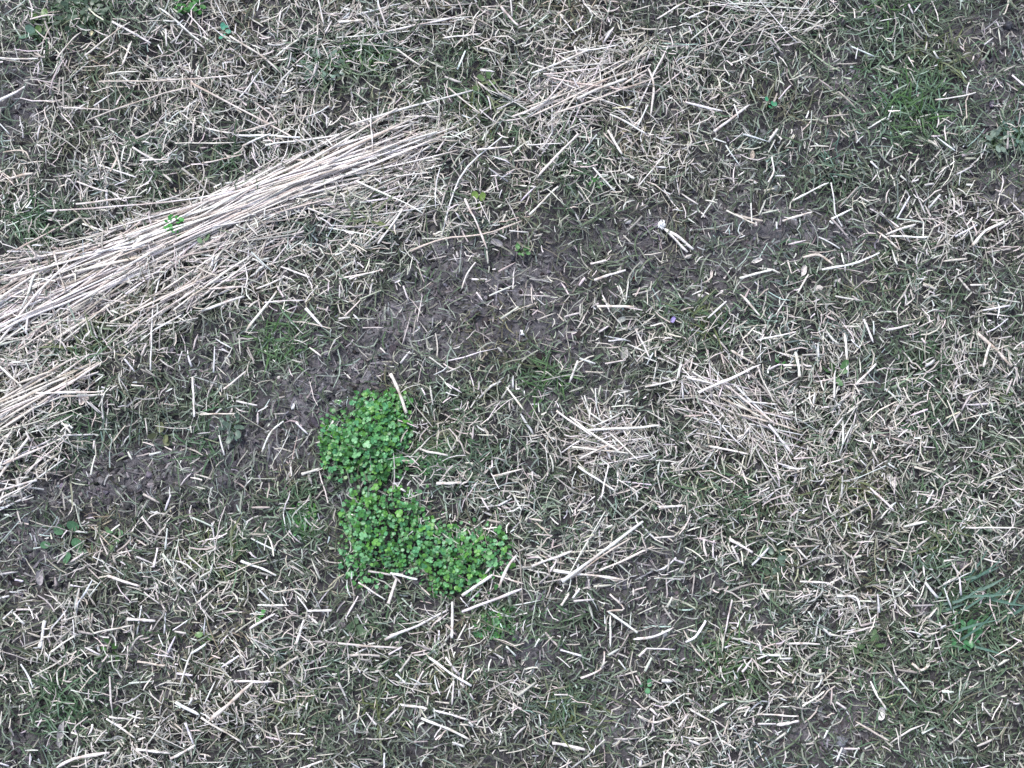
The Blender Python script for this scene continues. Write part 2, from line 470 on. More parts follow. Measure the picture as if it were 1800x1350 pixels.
V2, F2, C2, _, _ = thatch(15500, lambda x, y: np.clip((.10 + .9 * straw(x, y)) * (1 - .7 * soil(x, y)), .03, 1), (24, 8, 110), (.9, 2.6),
                    [(.52, .485, .45), (.42, .395, .36), (.62, .59, .57), (.33, .32, .28)], [.3, .3, .2, .2], (.004, .023), .14, K=4, curl=.5)
V3, F3, C3_, _, _ = thatch(9000, lambda x, y: np.clip((.25 + .75 * straw(x, y)) * (1 - .55 * soil(x, y)), .03, 1), (11, 5, 24), (1.5, 3.4),
                    [(.55, .52, .5), (.44, .43, .405), (.66, .65, .645), (.36, .37, .34)], [.3, .3, .2, .2], (.004, .022), .16, K=3, curl=.3)
CHOPPED = [(V, F, C1), (V2, F2, C2), (V3, F3, C3_)]

# ------------------------------------------------------------------ the straws one can pick out, read off the photograph tile by tile
# every entry: x,y,x,y[,x,y...][,width] in thirds of a pixel inside a 600 x 450 tile
TILES = {
(0, 0): [(0,360,120,352,235,348,7),(0,600,155,480,9),(490,350,710,150,6),(615,145,820,265,8),(680,390,725,260,8),(870,90,1090,260,7),
 (1240,240,1430,350,1490,410,7),(1280,540,1400,400),(560,468,920,460,6),(920,470,1280,440,6),(480,660,760,570,1030,490,6),(370,603,620,602),
 (1040,480,1330,630,1650,800,7),(360,600,365,440),(365,440,480,350),(525,590,630,490,6),(580,420,760,420),(1470,330,1700,160,6),(1080,380,1230,320),
 (1700,165,1800,162,7),(1690,10,1725,180,6),(870,20,870,70,7),(1250,720,1480,675),(1290,790,1445,730,7),(1415,800,1800,720,6),(1240,730,1600,755,6),
 (940,780,1250,770),(1050,690,1230,730,6),(730,750,830,710,7),(765,875,920,880,7),(1080,880,1300,840),(0,900,80,960,6),(80,960,215,950,11),
 (430,980,600,1040),(540,890,740,960,6),(735,1050,780,940),(0,650,80,730),(440,1110,770,1060,6),(280,1140,950,1100,1270,1050,6),(350,1235,440,1170,9),
 (120,1345,330,1210,6),(450,1190,560,1230,7),(330,350,450,200),(620,0,630,80),(1640,650,1690,470),(1500,520,1570,475,7),(60,80,100,20,7),
 (230,880,250,950),(60,840,190,830,200,880),(600,315,640,210),(1050,250,1100,290,7),(1380,110,1390,5),(750,340,850,410,6),(340,80,420,10),(420,820,410,900,8)],
(600, 0): [(0,160,130,150,9),(0,140,320,60),(210,80,250,190,7),(200,0,205,80,7),(80,110,125,180),(245,200,660,110,6),(560,205,590,170,11),(540,235,740,215),
 (700,115,820,185,6),(300,300,420,380,7),(615,390,655,290,7),(735,400,810,410,7),(840,85,930,180,10),(930,185,985,160),(935,50,1000,110),(890,0,900,110,7),
 (810,10,840,70),(990,190,1085,115,6),(1085,110,1110,0),(1150,100,1230,215,6),(1240,180,1270,120),(1300,60,1320,140,6),(1400,110,1415,40),(1465,140,1475,190),
 (1470,260,1475,350,6),(1000,430,1300,300,8),(1060,440,1360,400),(1240,550,1500,450,10),(870,660,960,650,6),(960,640,1170,500,6),(1170,620,1240,530,8),
 (1225,510,1270,580,6),(1610,380,1650,470,1620,640,8),(1550,700,1610,580,6),(1410,640,1600,740,6),(570,500,740,640,5),(60,680,350,600,700,510,7),(165,640,175,830),
 (1010,980,1245,745,8),(1245,745,1360,760,7),(1350,760,1350,800,7),(1400,720,1470,850,10),(1380,720,1440,800),(1450,855,1515,850,8),(990,1165,1140,1010,7),
 (940,990,1035,1005,7),(945,1075,1020,1010,6),(725,1040,845,985,6),(1315,900,1380,970,1440,1025,7),(720,830,920,795,6),(530,1270,580,1060,640,920,850,760,6),
 (655,1080,740,1260,770,1345,7),(370,1345,540,1270,740,1275,950,1190,6),(200,1300,330,1130,7),(300,955,480,920),(300,960,320,1010,7),(90,980,440,1150,5),
 (780,915,880,970,7),(1015,1275,1055,1270,9),(885,1250,985,1255),(930,1215,932,1280),(1480,1130,1485,1080,1540,1080,7),(1545,1130,1560,1095),(1560,1010,1690,850),
 (1660,120,1800,50,7),(1500,80,1640,40),(1400,1240,1440,1255,7),(1480,1260,1520,1305,6),(980,800,1160,780),(500,1260,650,1190),(450,40,470,90,7),(1250,300,1450,285)],
(1200, 0): [(800,15,960,25,6),(990,60,1080,105,7),(1010,150,1130,110),(1170,50,1200,100,8),(1210,80,1240,40),(1230,110,1290,210),(270,140,380,100),(260,110,320,220),
 (375,260,420,170,6),(445,255,520,305,7),(560,230,640,270,7),(250,345,390,310,6),(820,270,870,230),(870,270,1000,310,7),(900,330,905,280),(1030,375,1120,420,9),
 (1165,310,1200,380),(0,390,90,480,6),(0,575,200,605,8),(150,725,345,570,9),(470,560,490,510,9),(300,740,440,770,7),(220,780,290,890,6),(700,450,770,510,6),
 (795,525,890,610,8),(720,655,860,630,7),(960,700,1050,645,6),(1320,690,1380,640),(1455,735,1530,700,8),(1265,765,1320,810,7),(1310,760,1400,830,6),(1160,930,1220,860,7),
 (965,880,1010,915,7),(460,840,470,930,430,990,7),(415,1030,475,1010,8),(560,1085,740,1000,6),(810,1110,900,1010,7),(910,1060,970,1090),(1110,965,1145,990,7),
 (1185,985,1215,950,7),(1240,1010,1290,1000,10),(1395,960,1490,910,6),(1460,1005,1500,1000,9),(1390,1070,1440,1120,8),(210,1145,360,1220,6),(260,1155,400,1195,10),
 (340,1100,345,1220,6),(385,1160,420,1080,7),(385,1150,490,1130,7),(510,1185,660,1145,8),(760,1180,875,1125,8),(760,1180,860,1280,7),(1100,1180,1170,1060,7),
 (1100,1180,1250,1200,6),(540,1310,630,1290,7),(480,1190,482,1225,7),(990,1250,1110,1345,7),(1040,1265,1190,1215,8),(1060,1270,1260,1280,7),(1310,1320,1390,1230,9),
 (1410,1270,1520,1210,8),(1480,1330,1530,1260,1650,1200,10),(1700,1090,1770,1180,7),(1580,1340,1700,1330,8),(700,1270,800,1340,6),(1550,200,1555,150,7),(1640,180,1645,270,6),
 (1650,420,1720,380,6),(1670,820,1680,720,8),(1690,730,1720,840,6),(1450,840,1510,835,12),(1460,865,1510,865,9),(1700,430,1780,490,9),(1300,560,1490,545,5),
 (20,130,105,90,6),(1560,270,1600,240,6),(1060,880,1170,830,5)],
(0, 450): [(0,490,115,455,9),(0,570,170,710,7),(140,690,345,610,7),(230,740,600,735,7),(350,755,605,745,6),(440,715,450,790,7),(495,780,550,840,6),(570,870,565,800,7),
 (0,1090,100,900,9),(20,1200,190,960,8),(40,870,180,920,6),(0,1130,60,1120,6),(60,1110,370,960,7),(0,1250,240,1190,8),(30,1310,200,1210),(370,955,500,945,6),
 (820,620,830,300,870,80,5),(510,1160,525,1060,7),(1325,420,1480,210,9),(1420,270,1630,255,5),(1365,190,1515,130,7),(1280,120,1420,170,6),(1470,170,1510,235,7),
 (1130,200,1320,180,8),(1080,320,1300,230,9),(850,410,1000,340,7),(775,540,800,480,9),(1150,630,1165,500,6),(1040,655,1050,800,1055,860,7),(1630,300,1720,400,9),
 (1500,80,1650,135,7),(1340,0,1450,100,6),(1650,500,1715,550,7),(1330,500,1370,590,6),(1540,470,1620,400),(1280,430,1290,540),(1210,720,1330,630,7),(1110,750,1160,640),
 (965,580,990,520),(690,560,740,625,7),(770,610,850,650,6),(1405,1045,1450,940,1520,885,6),(1580,890,1640,950,6),(1470,850,1530,845),(1380,900,1385,840,8),
 (1270,780,1390,810,7),(1190,960,1210,1060,6),(780,860,790,950),(810,1055,870,1040,9),(700,1040,720,1080,8),(1060,945,1130,940),(1095,850,1270,850,6),(890,790,950,800),
 (1610,1160,1700,1130,10),(1640,1150,1660,1210,9),(1555,1120,1560,1170,7),(780,1260,860,1305,8),(890,1345,925,1265,8),(1040,1155,1130,1180,7),(1340,1330,1440,1330,9),
 (360,1250,380,1345,7),(390,1290,450,1345,7),(1120,1280,1130,1345,6),(310,0,370,210,6),(150,130,200,250,7),(160,420,170,330,9),(140,440,240,390,8),(740,350,820,390,6)],
(600, 450): [(0,130,60,100,7),(0,140,150,115,6),(160,230,175,140,9),(60,150,220,95,6),(30,340,120,240,6),(0,350,60,345,8),(110,250,220,200,5),(130,405,235,402,5),(330,490,370,340,5),
 (410,370,430,230,5),(380,430,420,400,6),(640,200,660,130,710,60,6),(690,140,770,145,8),(830,110,920,55,7),(840,345,935,290,8),(990,140,1020,150,1100,140,5),(715,215,750,260),
 (780,230,900,180,6),(1000,180,1005,270),(1005,330,1035,305,6),(1030,360,1130,320,5),(1170,345,1250,325,7),(1250,170,1280,130,10),(1310,60,1390,45,8),(1330,150,1490,100,9),
 (1340,290,1525,300,8),(1400,210,1445,250,6),(1490,260,1510,120),(1530,220,1630,190),(770,0,775,65,7),(825,495,855,520,9),(215,500,245,530,7),(320,580,370,520,7),
 (470,550,560,615,6),(560,630,630,600,6),(270,640,320,740,355,840,11),(475,700,490,800,6),(430,710,450,750,7),(560,690,640,735,6),(560,770,600,680,6),(870,700,960,830,7),
 (845,760,890,690,7),(720,950,820,955,6),(695,980,700,910,7),(1200,680,1240,570,9),(1250,560,1330,590,7),(1280,630,1380,632,7),(1380,590,1490,570,6),(1340,790,1360,700,6),
 (1300,880,1310,785,7),(1300,840,1400,910,6),(1610,560,1540,410,7),(1610,550,1610,440,7),(1600,530,1500,480,7),(1630,530,1600,590,6),(1590,710,1740,680,7),(1780,660,1785,770,7),
 (1130,830,1310,960,6),(1200,860,1450,1050,6),(1210,1020,1500,1050,6),(1290,930,1460,925,1660,915,7),(1380,920,1560,1100,5),(1250,1080,1420,1000,6),(1240,1120,1440,1250,7),
 (1360,1290,1400,1100,5),(1670,950,1800,1000,6),(545,1100,600,1220,6),(510,1210,640,1205,10),(750,1165,790,1110,8),(800,1170,960,1130,6),(400,1170,440,1200,6),
 (710,1330,830,1320,7),(740,1280,780,1345,7),(830,1320,900,1280,7),(910,1270,950,1345,7),(1190,1230,1240,1260,8),(1240,1330,1280,1280,7),(1510,1220,1560,1280,8),(1660,1330,1800,1320,8),
 (1010,970,1030,900,8)],
(1200, 450): [(280,145,450,100,8),(610,30,700,10,770,70,9),(700,100,880,70,1000,10,7),(820,0,830,60,7),(580,220,640,120,7),(280,230,380,345,8),(300,260,330,200,8),(470,330,550,210,6),
 (110,355,205,270,7),(790,225,930,250,7),(690,275,800,260,6),(820,430,835,540,850,650,8),(930,350,985,470,9),(980,360,985,430,6),(1045,410,1200,370,8),(820,385,910,390,6),
 (1240,170,1320,190,10),(1190,210,1230,185,6),(1250,290,1370,300,6),(1430,130,1490,200,8),(1490,170,1590,165,7),(1340,50,1470,35,9),(1620,230,1750,260,7),(1560,300,1690,280,7),
 (1560,315,1700,330,6),(1530,420,1620,500,1700,590,10),(1550,600,1590,480,9),(1580,640,1630,560,6),(1735,690,1735,600,6),(570,670,568,530,11),(500,600,650,600,8),(600,545,720,540,7),
 (230,520,360,590,9),(150,430,230,520,7),(0,665,140,695,8),(60,745,200,680,380,600,9),(370,600,410,700,7),(170,760,190,700,7),(180,680,450,900,6),(260,700,440,880,6),(130,740,400,870,6),
 (430,900,500,990,560,1060,9),(280,850,600,940,6),(300,780,470,800,6),(890,690,1000,580,9),(1050,710,1130,780,8),(800,810,860,720,8),(745,950,820,860,8),(850,830,940,760,5),
 (570,800,572,730,6),(600,890,670,860,7),(1380,900,1450,830,11),(1450,820,1500,720,7),(1390,720,1430,650,7),(1680,740,1700,660,8),(1740,800,1800,770,7),(1450,870,1620,830,5),
 (970,1030,990,940,6),(0,980,120,1040,7),(120,1010,320,1055,6),(740,1105,840,1140,7),(970,1040,1000,1100,7),(810,1280,815,1160,8),(960,1230,1080,1345,8),(1085,1260,1090,1170,6),
 (1255,1310,1300,1240,7),(1350,1345,1430,1320,8),(1550,1100,1590,1150,8),(1190,1120,1300,1150,7),(1600,1170,1720,1110,6),(1300,870,1380,960,5),(1180,850,1260,820,8),(360,470,560,430,5),
 (560,1080,680,1070,6),(470,1100,570,1130,6),(0,30,40,10,8)],
(0, 900): [(0,335,120,315,7),(0,80,45,82,6),(125,0,150,70,7),(395,270,480,220,9),(430,105,490,110,8),(770,30,830,110,7),(890,200,905,90,7),(740,235,860,290,7),(840,290,850,190,8),
 (880,220,940,290,7),(610,335,770,390,9),(570,250,620,320,7),(910,340,1000,415,7),(1010,230,1100,300,6),(1085,345,1140,310,7),(1070,240,1190,180,5),(1130,60,1150,190,6),
 (1030,30,1140,80,6),(1250,50,1290,130,8),(1335,120,1450,122,8),(1340,140,1470,205,6),(1290,260,1400,300,1470,335,7),(1550,280,1610,330,8),(540,280,560,180,6),(320,390,322,345,9),
 (390,385,460,395,6),(110,355,150,365,7),(480,410,540,408,7),(60,560,110,510,6),(240,710,270,570,12),(290,600,370,720,6),(265,740,350,800,8),(300,735,440,640,7),(440,625,520,640,9),
 (510,600,515,530,7),(475,550,480,590,6),(180,630,240,660,7),(700,560,840,570,10),(740,640,775,490,6),(550,630,740,590,6),(710,720,745,650,790,645,7),(880,640,885,530,8),
 (930,620,1010,570,5),(940,625,1000,635,7),(1035,740,1110,690,7),(860,640,890,700),(900,750,950,650,8),(1040,370,1065,430,7),(1060,480,1160,400,8),(1190,440,1225,360,7),
 (1260,630,1360,560,6),(1340,610,1470,530,8),(1370,490,1540,490,6),(1380,400,1440,470,6),(1570,430,1580,540,6),(1580,440,1640,520,6),(1630,520,1765,515,8),(1630,540,1700,600,9),
 (1580,690,1615,560,9),(1490,820,1590,755,9),(760,780,910,800,7),(960,800,965,870,6),(965,840,1050,850,7),(1190,810,1290,750,9),(1280,720,1310,830,6),(1145,1080,1250,985,1350,890,11),
 (1250,885,1460,885,7),(1105,1000,1160,870,6),(900,890,1030,900,7),(710,895,830,885,7),(960,990,1080,1060,10),(1090,1070,1290,1200,6),(600,1075,750,1170,6),(800,1220,880,1110,6),
 (1000,1100,1040,1210,8),(710,1330,720,1200,5),(740,1235,920,1260,7),(920,1290,1050,1220,9),(750,1240,860,1345,6),(350,1325,450,1270,620,1250,10),(430,1240,445,1160,5),
 (190,1330,195,1260,6),(535,1345,545,1290,8),(1300,1050,1305,1120,6),(1360,1000,1370,1110,8),(1390,1040,1400,1100,6),(1570,1060,1640,950,7),(1410,1180,1500,1200,7),(1470,1120,1500,1210,7),
 (1580,1345,1720,1290,7),(1475,990,1480,950,8)],
(600, 900): [(1160,365,1370,210,1580,55,10),(1210,340,1500,140,5),(1350,310,1640,180,7),(1110,305,1480,355,8),(1000,285,1215,205,8),(1035,380,1100,325,7),(1080,270,1100,350,6),
 (640,440,800,330,10),(800,330,960,375,6),(760,325,825,255,8),(830,395,870,300,920,230,9),(930,210,1000,180,7),(655,495,740,400,7),(640,520,800,465,950,400,8),(240,665,400,600,570,510,8),
 (490,590,570,530,6),(585,660,590,470,8),(610,680,670,570,7),(555,590,605,640,8),(0,685,150,702,320,710,7),(260,745,330,705,7),(190,810,320,740,6),(470,760,570,830,690,905,7),
 (400,690,480,720,8),(520,715,555,690,8),(515,700,520,620,7),(680,660,680,580,6),(390,920,440,830,6),(290,850,350,905,8),(930,960,1020,890,9),(870,700,920,750,7),(780,720,860,770,7),
 (1070,625,1150,715,8),(1150,700,1180,650,7),(1150,720,1260,750,7),(310,1010,460,1020,8),(460,1010,465,960,7),(240,1090,310,1020,7),(495,1020,500,1085,6),(500,1030,670,1080,7),
 (430,1075,560,1125,680,1185,8),(590,1200,650,1225,8),(390,1200,460,1198,6),(590,1000,600,880,6),(1110,1200,1280,1235,10),(1300,1260,1380,1180,6),(1210,1345,1300,1265,7),
 (1300,1190,1390,1060,5),(1590,950,1690,1010,9),(1550,1060,1640,1105,1740,1070,7),(1540,850,1570,900,7),(1255,865,1370,825,1385,730,7),(1410,700,1412,540,6),(1400,520,1550,630,8),
 (1390,520,1500,515,1410,430,6),(1320,390,1420,385,7),(1440,760,1510,640,6),(1400,750,1460,715,8),(1450,770,1490,820,6),(1590,830,1625,760,8),(1560,755,1600,715,9),(1600,715,1750,718,5),
 (1530,665,1640,655,1740,605,7),(1690,490,1740,570,8),(1710,500,1735,445,9),(1155,490,1195,430,8),(1215,450,1250,400,8),(1220,465,1325,458,7),(1300,480,1320,560,7),(1680,880,1740,885,12),
 (1530,400,1530,440,6),(260,480,300,350,11),(150,310,270,330,8),(270,320,410,355,9),(420,290,460,330,8),(1740,250,1800,270,7),(1580,80,1650,150,7),(1640,140,1740,130,7),
 (1640,350,1800,350,5),(0,890,40,990,7),(770,45,840,60,10),(990,40,1060,50,7),(30,560,100,440,7),(100,370,240,460,6)],
(1200, 900): [(235,145,350,215,10),(70,140,160,165,8),(270,130,310,85,7),(240,180,290,270,7),(350,280,440,190,7),(545,185,680,180,5),(590,365,760,370,780,400,7),(620,470,625,400,9),
 (640,400,660,440,6),(400,400,440,460,9),(800,180,890,250,9),(890,240,930,230,10),(1030,125,1130,175,9),(1190,190,1280,130,8),(1440,80,1450,50,1475,35,7),(1440,80,1465,155,11),(1470,85,1700,85,5),
 (1245,340,1245,270,7),(1360,380,1450,340,8),(700,285,800,272,7),(40,450,55,320,7),(790,440,910,445,915,510,8),(815,550,810,490,8),(1020,530,1015,430,9),(1180,490,1290,488,7),
 (1265,555,1310,500,7),(970,440,1000,480,8),(920,470,1010,470,6),(1100,510,1105,460,7),(930,600,1030,575,9),(830,640,1000,600,7),(720,610,760,650,8),(750,640,860,660,7),(680,680,700,570,7),
 (630,770,690,730,9),(540,685,700,690,7),(490,765,560,765,7),(1255,660,1340,630,9),(1555,500,1575,420,7),(1240,370,1310,450,9),(390,690,400,740,7),(195,730,215,640,9),(215,640,250,460,5),
 (225,650,345,690,8),(0,680,60,650,110,570,9),(120,535,155,560,9),(1180,790,1230,835,1280,800,9),(950,880,985,960,1040,1030,7),(1010,910,1050,850,7),(1060,950,1110,910,6),(1110,870,1180,950,7),
 (1350,940,1410,945,9),(1385,985,1380,930,7),(580,980,660,900,8),(600,1010,720,930,7),(700,820,715,900,10),(670,850,720,840,8),(130,1050,220,995,10),(20,1030,170,1110,7),(160,1090,230,1140,6),
 (480,1115,600,1095,10),(380,1060,590,1065,5),(780,990,830,1025,8),(880,1090,1050,1190,6),(1240,1160,1320,1115,7),(1510,1220,1610,1185,9),(20,1190,80,1215,8),(50,1185,120,1180,8),
 (360,1070,365,1120,7),(385,1110,480,1110,6),(500,1345,580,1320,7),(785,1300,820,1230,8),(820,1230,900,1230,7),(720,1180,740,1140,7),(1730,1270,1780,1265,9),(1545,1010,1590,1065,6),
 (1735,1300,1760,1345,7),(1770,705,1800,707,9),(250,1300,255,1345,6)],
}
plen_ = lambda p: float(np.linalg.norm(np.diff(p, axis=0), axis=1).sum())
traced = []                                      # (pixel polyline (k,2), width in pixels)
for (ox, oy), rows in TILES.items():
    for row in rows:
        w = 5.0
        if len(row) % 2:
            w, row = float(row[-1]), row[:-1]
        pts = np.array(row, float).reshape(-1, 2) / 3 + (ox, oy)
        traced.append((pts, max(2.1, w * (.55 if plen_(pts) > 60 else .49))))
def plen(p):
    return float(np.linalg.norm(np.diff(p, axis=0), axis=1).sum())
traced.sort(key=lambda t: -plen(t[0]) * t[1] ** .5)
N_TRACED = 205
picked, rest = traced[:N_TRACED], traced[N_TRACED:]

def resample(p, K):
    d = np.concatenate([[0], np.cumsum(np.linalg.norm(np.diff(p, axis=0), axis=1))])
    t = np.linspace(0, d[-1], K)
    return np.stack([np.interp(t, d, p[:, 0]), np.interp(t, d, p[:, 1])], -1)

def smooth_line(p, K):
    q = resample(p, K)
    if len(p) > 2:
        for _ in range(2):
            q[1:-1] = (q[:-2] + 2 * q[1:-1] + q[2:]) / 4
    return q

def straw_batch(items, K, zlo, zhi, sides=6, flat=.75):
    n = len(items)
    lp = np.stack([smooth_line(p, K) for p, w in items])
    wob = rng.normal(0, .85, (n, K, 2)) * np.clip(np.array([plen(p) for p, w in items]) / 130, .1, 1)[:, None, None]; wob[:, 1:-1] = (wob[:, :-2] + wob[:, 1:-1] + wob[:, 2:]) / 2
    lp = lp + wob
    L = np.array([plen(p) for p, w in items]) * PX
    z = rng.uniform(zlo, zhi, (n, 1)) + np.clip(rng.normal(0, .06, (n, 1)) * L[:, None], -.006, .006) * np.linspace(-1, 1, K)[None]
    x, y = G(lp[..., 0], lp[..., 1])
    h = height(x, y)
    hs_ = h.copy()
    for _ in range(4):                            # a stiff straw bridges the small hollows
        hs_[:, 1:-1] = (hs_[:, :-2] + hs_[:, 1:-1] + hs_[:, 2:]) / 3
    P = np.stack([x, y, np.maximum(np.maximum(hs_, h - .004) + z, h + .003)], -1)
    w = np.array([w for p, w in items])[:, None] * PX / 2
    R = w * rng.uniform(.72, 1.2, (n, K)) * np.linspace(1.06, .9, K)[None]
    R[:, -1] *= rng.choice([1, .35, .75], n, p=[.5, .2, .3])               # broken, split and frayed ends
    R[:, 0] *= rng.choice([1, .5], n, p=[.75, .25])
    return P, R

P, R = straw_batch(rest, 5, .012, .024)
V, F, ip = tubes(P, R, 5, .7)
C3 = pal(len(rest), STRAW_C, [.24, .18, .22, .14, .1, .12], .15)[ip]
CHOPPED.append((V, F, C3))

# flow of the swath and of the smaller bunches
def bunch(center, hw, n, Lr, wr, jitter=.22, tlim=(0, 1)):
    """n stalks following a centre line (px) with a half width per centre point"""
    c = np.array(center, float)
    d = np.concatenate([[0], np.cumsum(np.linalg.norm(np.diff(c, axis=0), axis=1))])
    tot = d[-1]
    res = []
    for i in range(n):
        L = min(rng.uniform(*Lr), tot)
        s0 = rng.uniform(tlim[0] * tot, max(tlim[0] * tot + 1, tlim[1] * tot - L))
        u = float(np.clip(rng.normal(0, .58), -1.1, 1.1))
        du = rng.normal(0, jitter)
        K = 9
        s = np.linspace(s0, s0 + L, K)
        x, y = np.interp(s, d, c[:, 0]), np.interp(s, d, c[:, 1])
        xs, ys = np.interp(np.clip(s + 40, 0, tot), d, c[:, 0]), np.interp(np.clip(s + 40, 0, tot), d, c[:, 1])
        xp, yp = np.interp(np.clip(s - 40, 0, tot), d, c[:, 0]), np.interp(np.clip(s - 40, 0, tot), d, c[:, 1])
        tx, ty = xs - xp, ys - yp
        m = np.hypot(tx, ty)
        nx_, ny_ = -ty / m, tx / m
        uu = np.clip(u + du * np.linspace(-1, 1, K), -1.25, 1.25)
        h = np.interp(s, d, hw) * uu
        q = np.stack([x + nx_ * h, y + ny_ * h], -1)
        f = rng.uniform(.35, 1)                           # stalks are stiff: nearly straight between their ends
        q = q * (1 - f) + (q[:1] + (q[-1:] - q[:1]) * np.linspace(0, 1, K)[:, None]) * f
        res.append((q, float(rng.uniform(*wr)), u, s0 / tot, (s0 + L) / tot))
    return res

SWATH_C = [(-330, 690), (-150, 628), (0, 560), (120, 500), (250, 442), (380, 390), (500, 328), (620, 285), (740, 248), (818, 222)]
SWATH_W = [85, 86, 76, 54, 37, 26, 32, 44, 42, 33]
swath = bunch(SWATH_C, SWATH_W, 96, (180, 520), (2.6, 4.6), tlim=(.26, 1), jitter=.42)
fill = bunch(SWATH_C, [w * 1.15 for w in SWATH_W], 640, (70, 380), (1.9, 3.8), jitter=.5)
small = {
    'upper': bunch([(205, 606), (300, 545), (400, 476), (440, 450)], [28, 24, 20, 14], 13, (90, 230), (2.8, 4.4), jitter=.4),
    'lower': bunch([(-120, 790), (0, 728), (100, 680), (190, 640)], [30, 26, 22, 16], 11, (110, 230), (2.8, 4.6), tlim=(.3, 1), jitter=.4),
    'far': bunch([(880, 228), (960, 190), (1050, 155), (1150, 120)], [34, 34, 30, 24], 8, (90, 230), (2.8, 4.4), jitter=.7),
}
loose = (bunch([(560, 75), (700, 48), (840, 30)], [30, 32, 26], 26, (40, 160), (1.8, 3.4), .7) + bunch([(1190, 90), (1320, 50), (1460, -5)], [52, 54, 40], 50, (30, 170), (1.5, 2.8), .7) +
         bunch([(880, 235), (960, 190), (1050, 155), (1190, 115)], [58, 62, 58, 50], 60, (30, 180), (1.8, 3.4), .8) +
         bunch([(1190, 650), (1300, 740), (1410, 820)], [50, 62, 46], 75, (40, 190), (1.6, 3), .75) +
         bunch([(980, 740), (1070, 800), (1150, 850)], [46, 50, 40], 45, (30, 140), (1.3, 2.6), .9) +
         bunch([(1000, 790), (1080, 790), (1160, 770)], [34, 42, 32], 36, (30, 130), (1.3, 2.6), .9) +
         bunch([(560, 420), (660, 365), (790, 300)], [44, 52, 40], 75, (40, 180), (1.8, 3.2), .6) +
         bunch([(190, 620), (300, 545), (440, 455)], [48, 42, 34], 45, (40, 200), (1.7, 3.2), .6) +
         bunch([(-60, 770), (60, 705), (190, 650)], [48, 44, 34], 50, (40, 210), (1.8, 3.6), .5) +
         bunch([(-60, 880), (60, 820), (150, 770)], [44, 38, 28], 22, (40, 170), (1.8, 3.6), .7) +
         bunch([(800, 1060), (950, 1000), (1120, 930)], [40, 50, 36], 16, (30, 140), (1.8, 3.2), .8) +
         bunch([(300, 500), (420, 440), (560, 380)], [46, 52, 44], 70, (40, 190), (1.8, 3.2), .6))

def mound(lp, top):
    """height added so that the swath is a low heap"""
    c = np.array(SWATH_C, float)
    d = np.full(lp.shape[:2], 1e9)
    for i in range(len(c) - 1):
        a, b = c[i], c[i + 1]
        t_ = np.clip(((lp - a) @ (b - a)) / ((b - a) @ (b - a)), 0, 1)
        dist = np.linalg.norm(lp - (a + t_[..., None] * (b - a)), axis=-1) / (SWATH_W[i] * (1 - t_) + SWATH_W[i + 1] * t_)
        d = np.minimum(d, dist)
    return top * np.clip(1 - d * d * .7, 0, 1)

def swath_lines(items, lo, hi, top):
    P, R = straw_batch([(p, w) for p, w, *_ in items], 9, lo, hi)
    lp = np.stack([smooth_line(p, 9) for p, *_ in items])
    P[..., 2] += mound(lp, top)
    return P, R

P, R = swath_lines(fill, .002, .013, .005)
V, F, ip = tubes(P, R, 5, .75)
CHOPPED.append((V, F, pal(len(fill), [(.70, .66, .64), (.56, .51, .475), (.76, .73, .715), (.38, .335, .305), (.64, .59, .56)], None, .12)[ip]))
P, R = straw_batch([(p, w) for p, w, *_ in loose], 6, .006, .018)
V, F, ip = tubes(P, R, 5, .7)
CHOPPED.append((V, F, pal(len(loose), [(.58, .545, .53), (.46, .425, .405), (.68, .65, .645), (.34, .31, .29)], None, .13)[ip]))
offs, Vs, Fs, Cs = 0, [], [], []
for V, F, C in CHOPPED:
    Vs.append(V); Fs += [f + offs for f in F]; Cs.append(C); offs += len(V)
tag(link('chopped_straw', make_mesh('chopped_straw', np.concatenate(Vs), Fs, np.concatenate(Cs), M_STRAW)),
    'countless short pale bits of chopped straw strewn over everything', 'straw', kind='stuff')

# ------------------------------------------------------------------ landmarks and words for labels
LAND = [('upper clover clump', 645, 765), ('lower clover patch', 690, 940), ('white seed head', 1160, 403), ('white chip on bare soil', 918, 587),
        ('white chip by the clover', 519, 717), ('round-leaved weed', 125, 955), ('violet petal', 1180, 567), ('grey-green weed', 568, 125),
        ('green sprout on the swath', 312, 398), ('bright top weed', 340, 12), ('frayed tip of the swath', 815, 215), ('pale fibre nest', 1075, 790),
        ('curled white dry leaf', 1544, 1255), ('dark green blades', 1690, 1110), ('pale pebble', 1435, 508), ('small lower clover tuft', 855, 1085),
        ('crumpled grey leaf', 78, 1015), ('upright grey dead leaf', 112, 1290), ('curled dry husk', 873, 432), ('seedling on bare soil', 917, 445),
        ('dark red leaf scrap', 1112, 494), ('dense grass tuft', 645, 92), ('wide green grass tuft', 1590, 200), ('blue-green weed', 1785, 240),
        ('fan of fine fibres', 1310, 745), ('white-tipped fan of blades', 1136, 625), ('bottom white chip', 453, 1295), ('olive tuft by the swath', 640, 378)]
ORD = 'first second third fourth fifth sixth seventh eighth ninth tenth eleventh twelfth thirteenth fourteenth fifteenth sixteenth seventeenth eighteenth nineteenth twentieth'.split()
ORD += ['twenty-' + w for w in ORD[:9]] + ['thirtieth'] + ['thirty-' + w for w in ORD[:9]] + ['fortieth'] + ['forty-' + w for w in ORD[:9]] + ['fiftieth'] + ['fifty-' + w for w in ORD[:9]] + ['sixtieth'] + ['sixty-' + w for w in ORD[:9]]
def tone_word(c):
    v = sum(c) / 3
    if c[0] - c[2] > .135: return 'buff'
    return 'whitish' if v > .58 else 'cream' if v > .5 else 'tan' if v > .42 else 'dull brown'
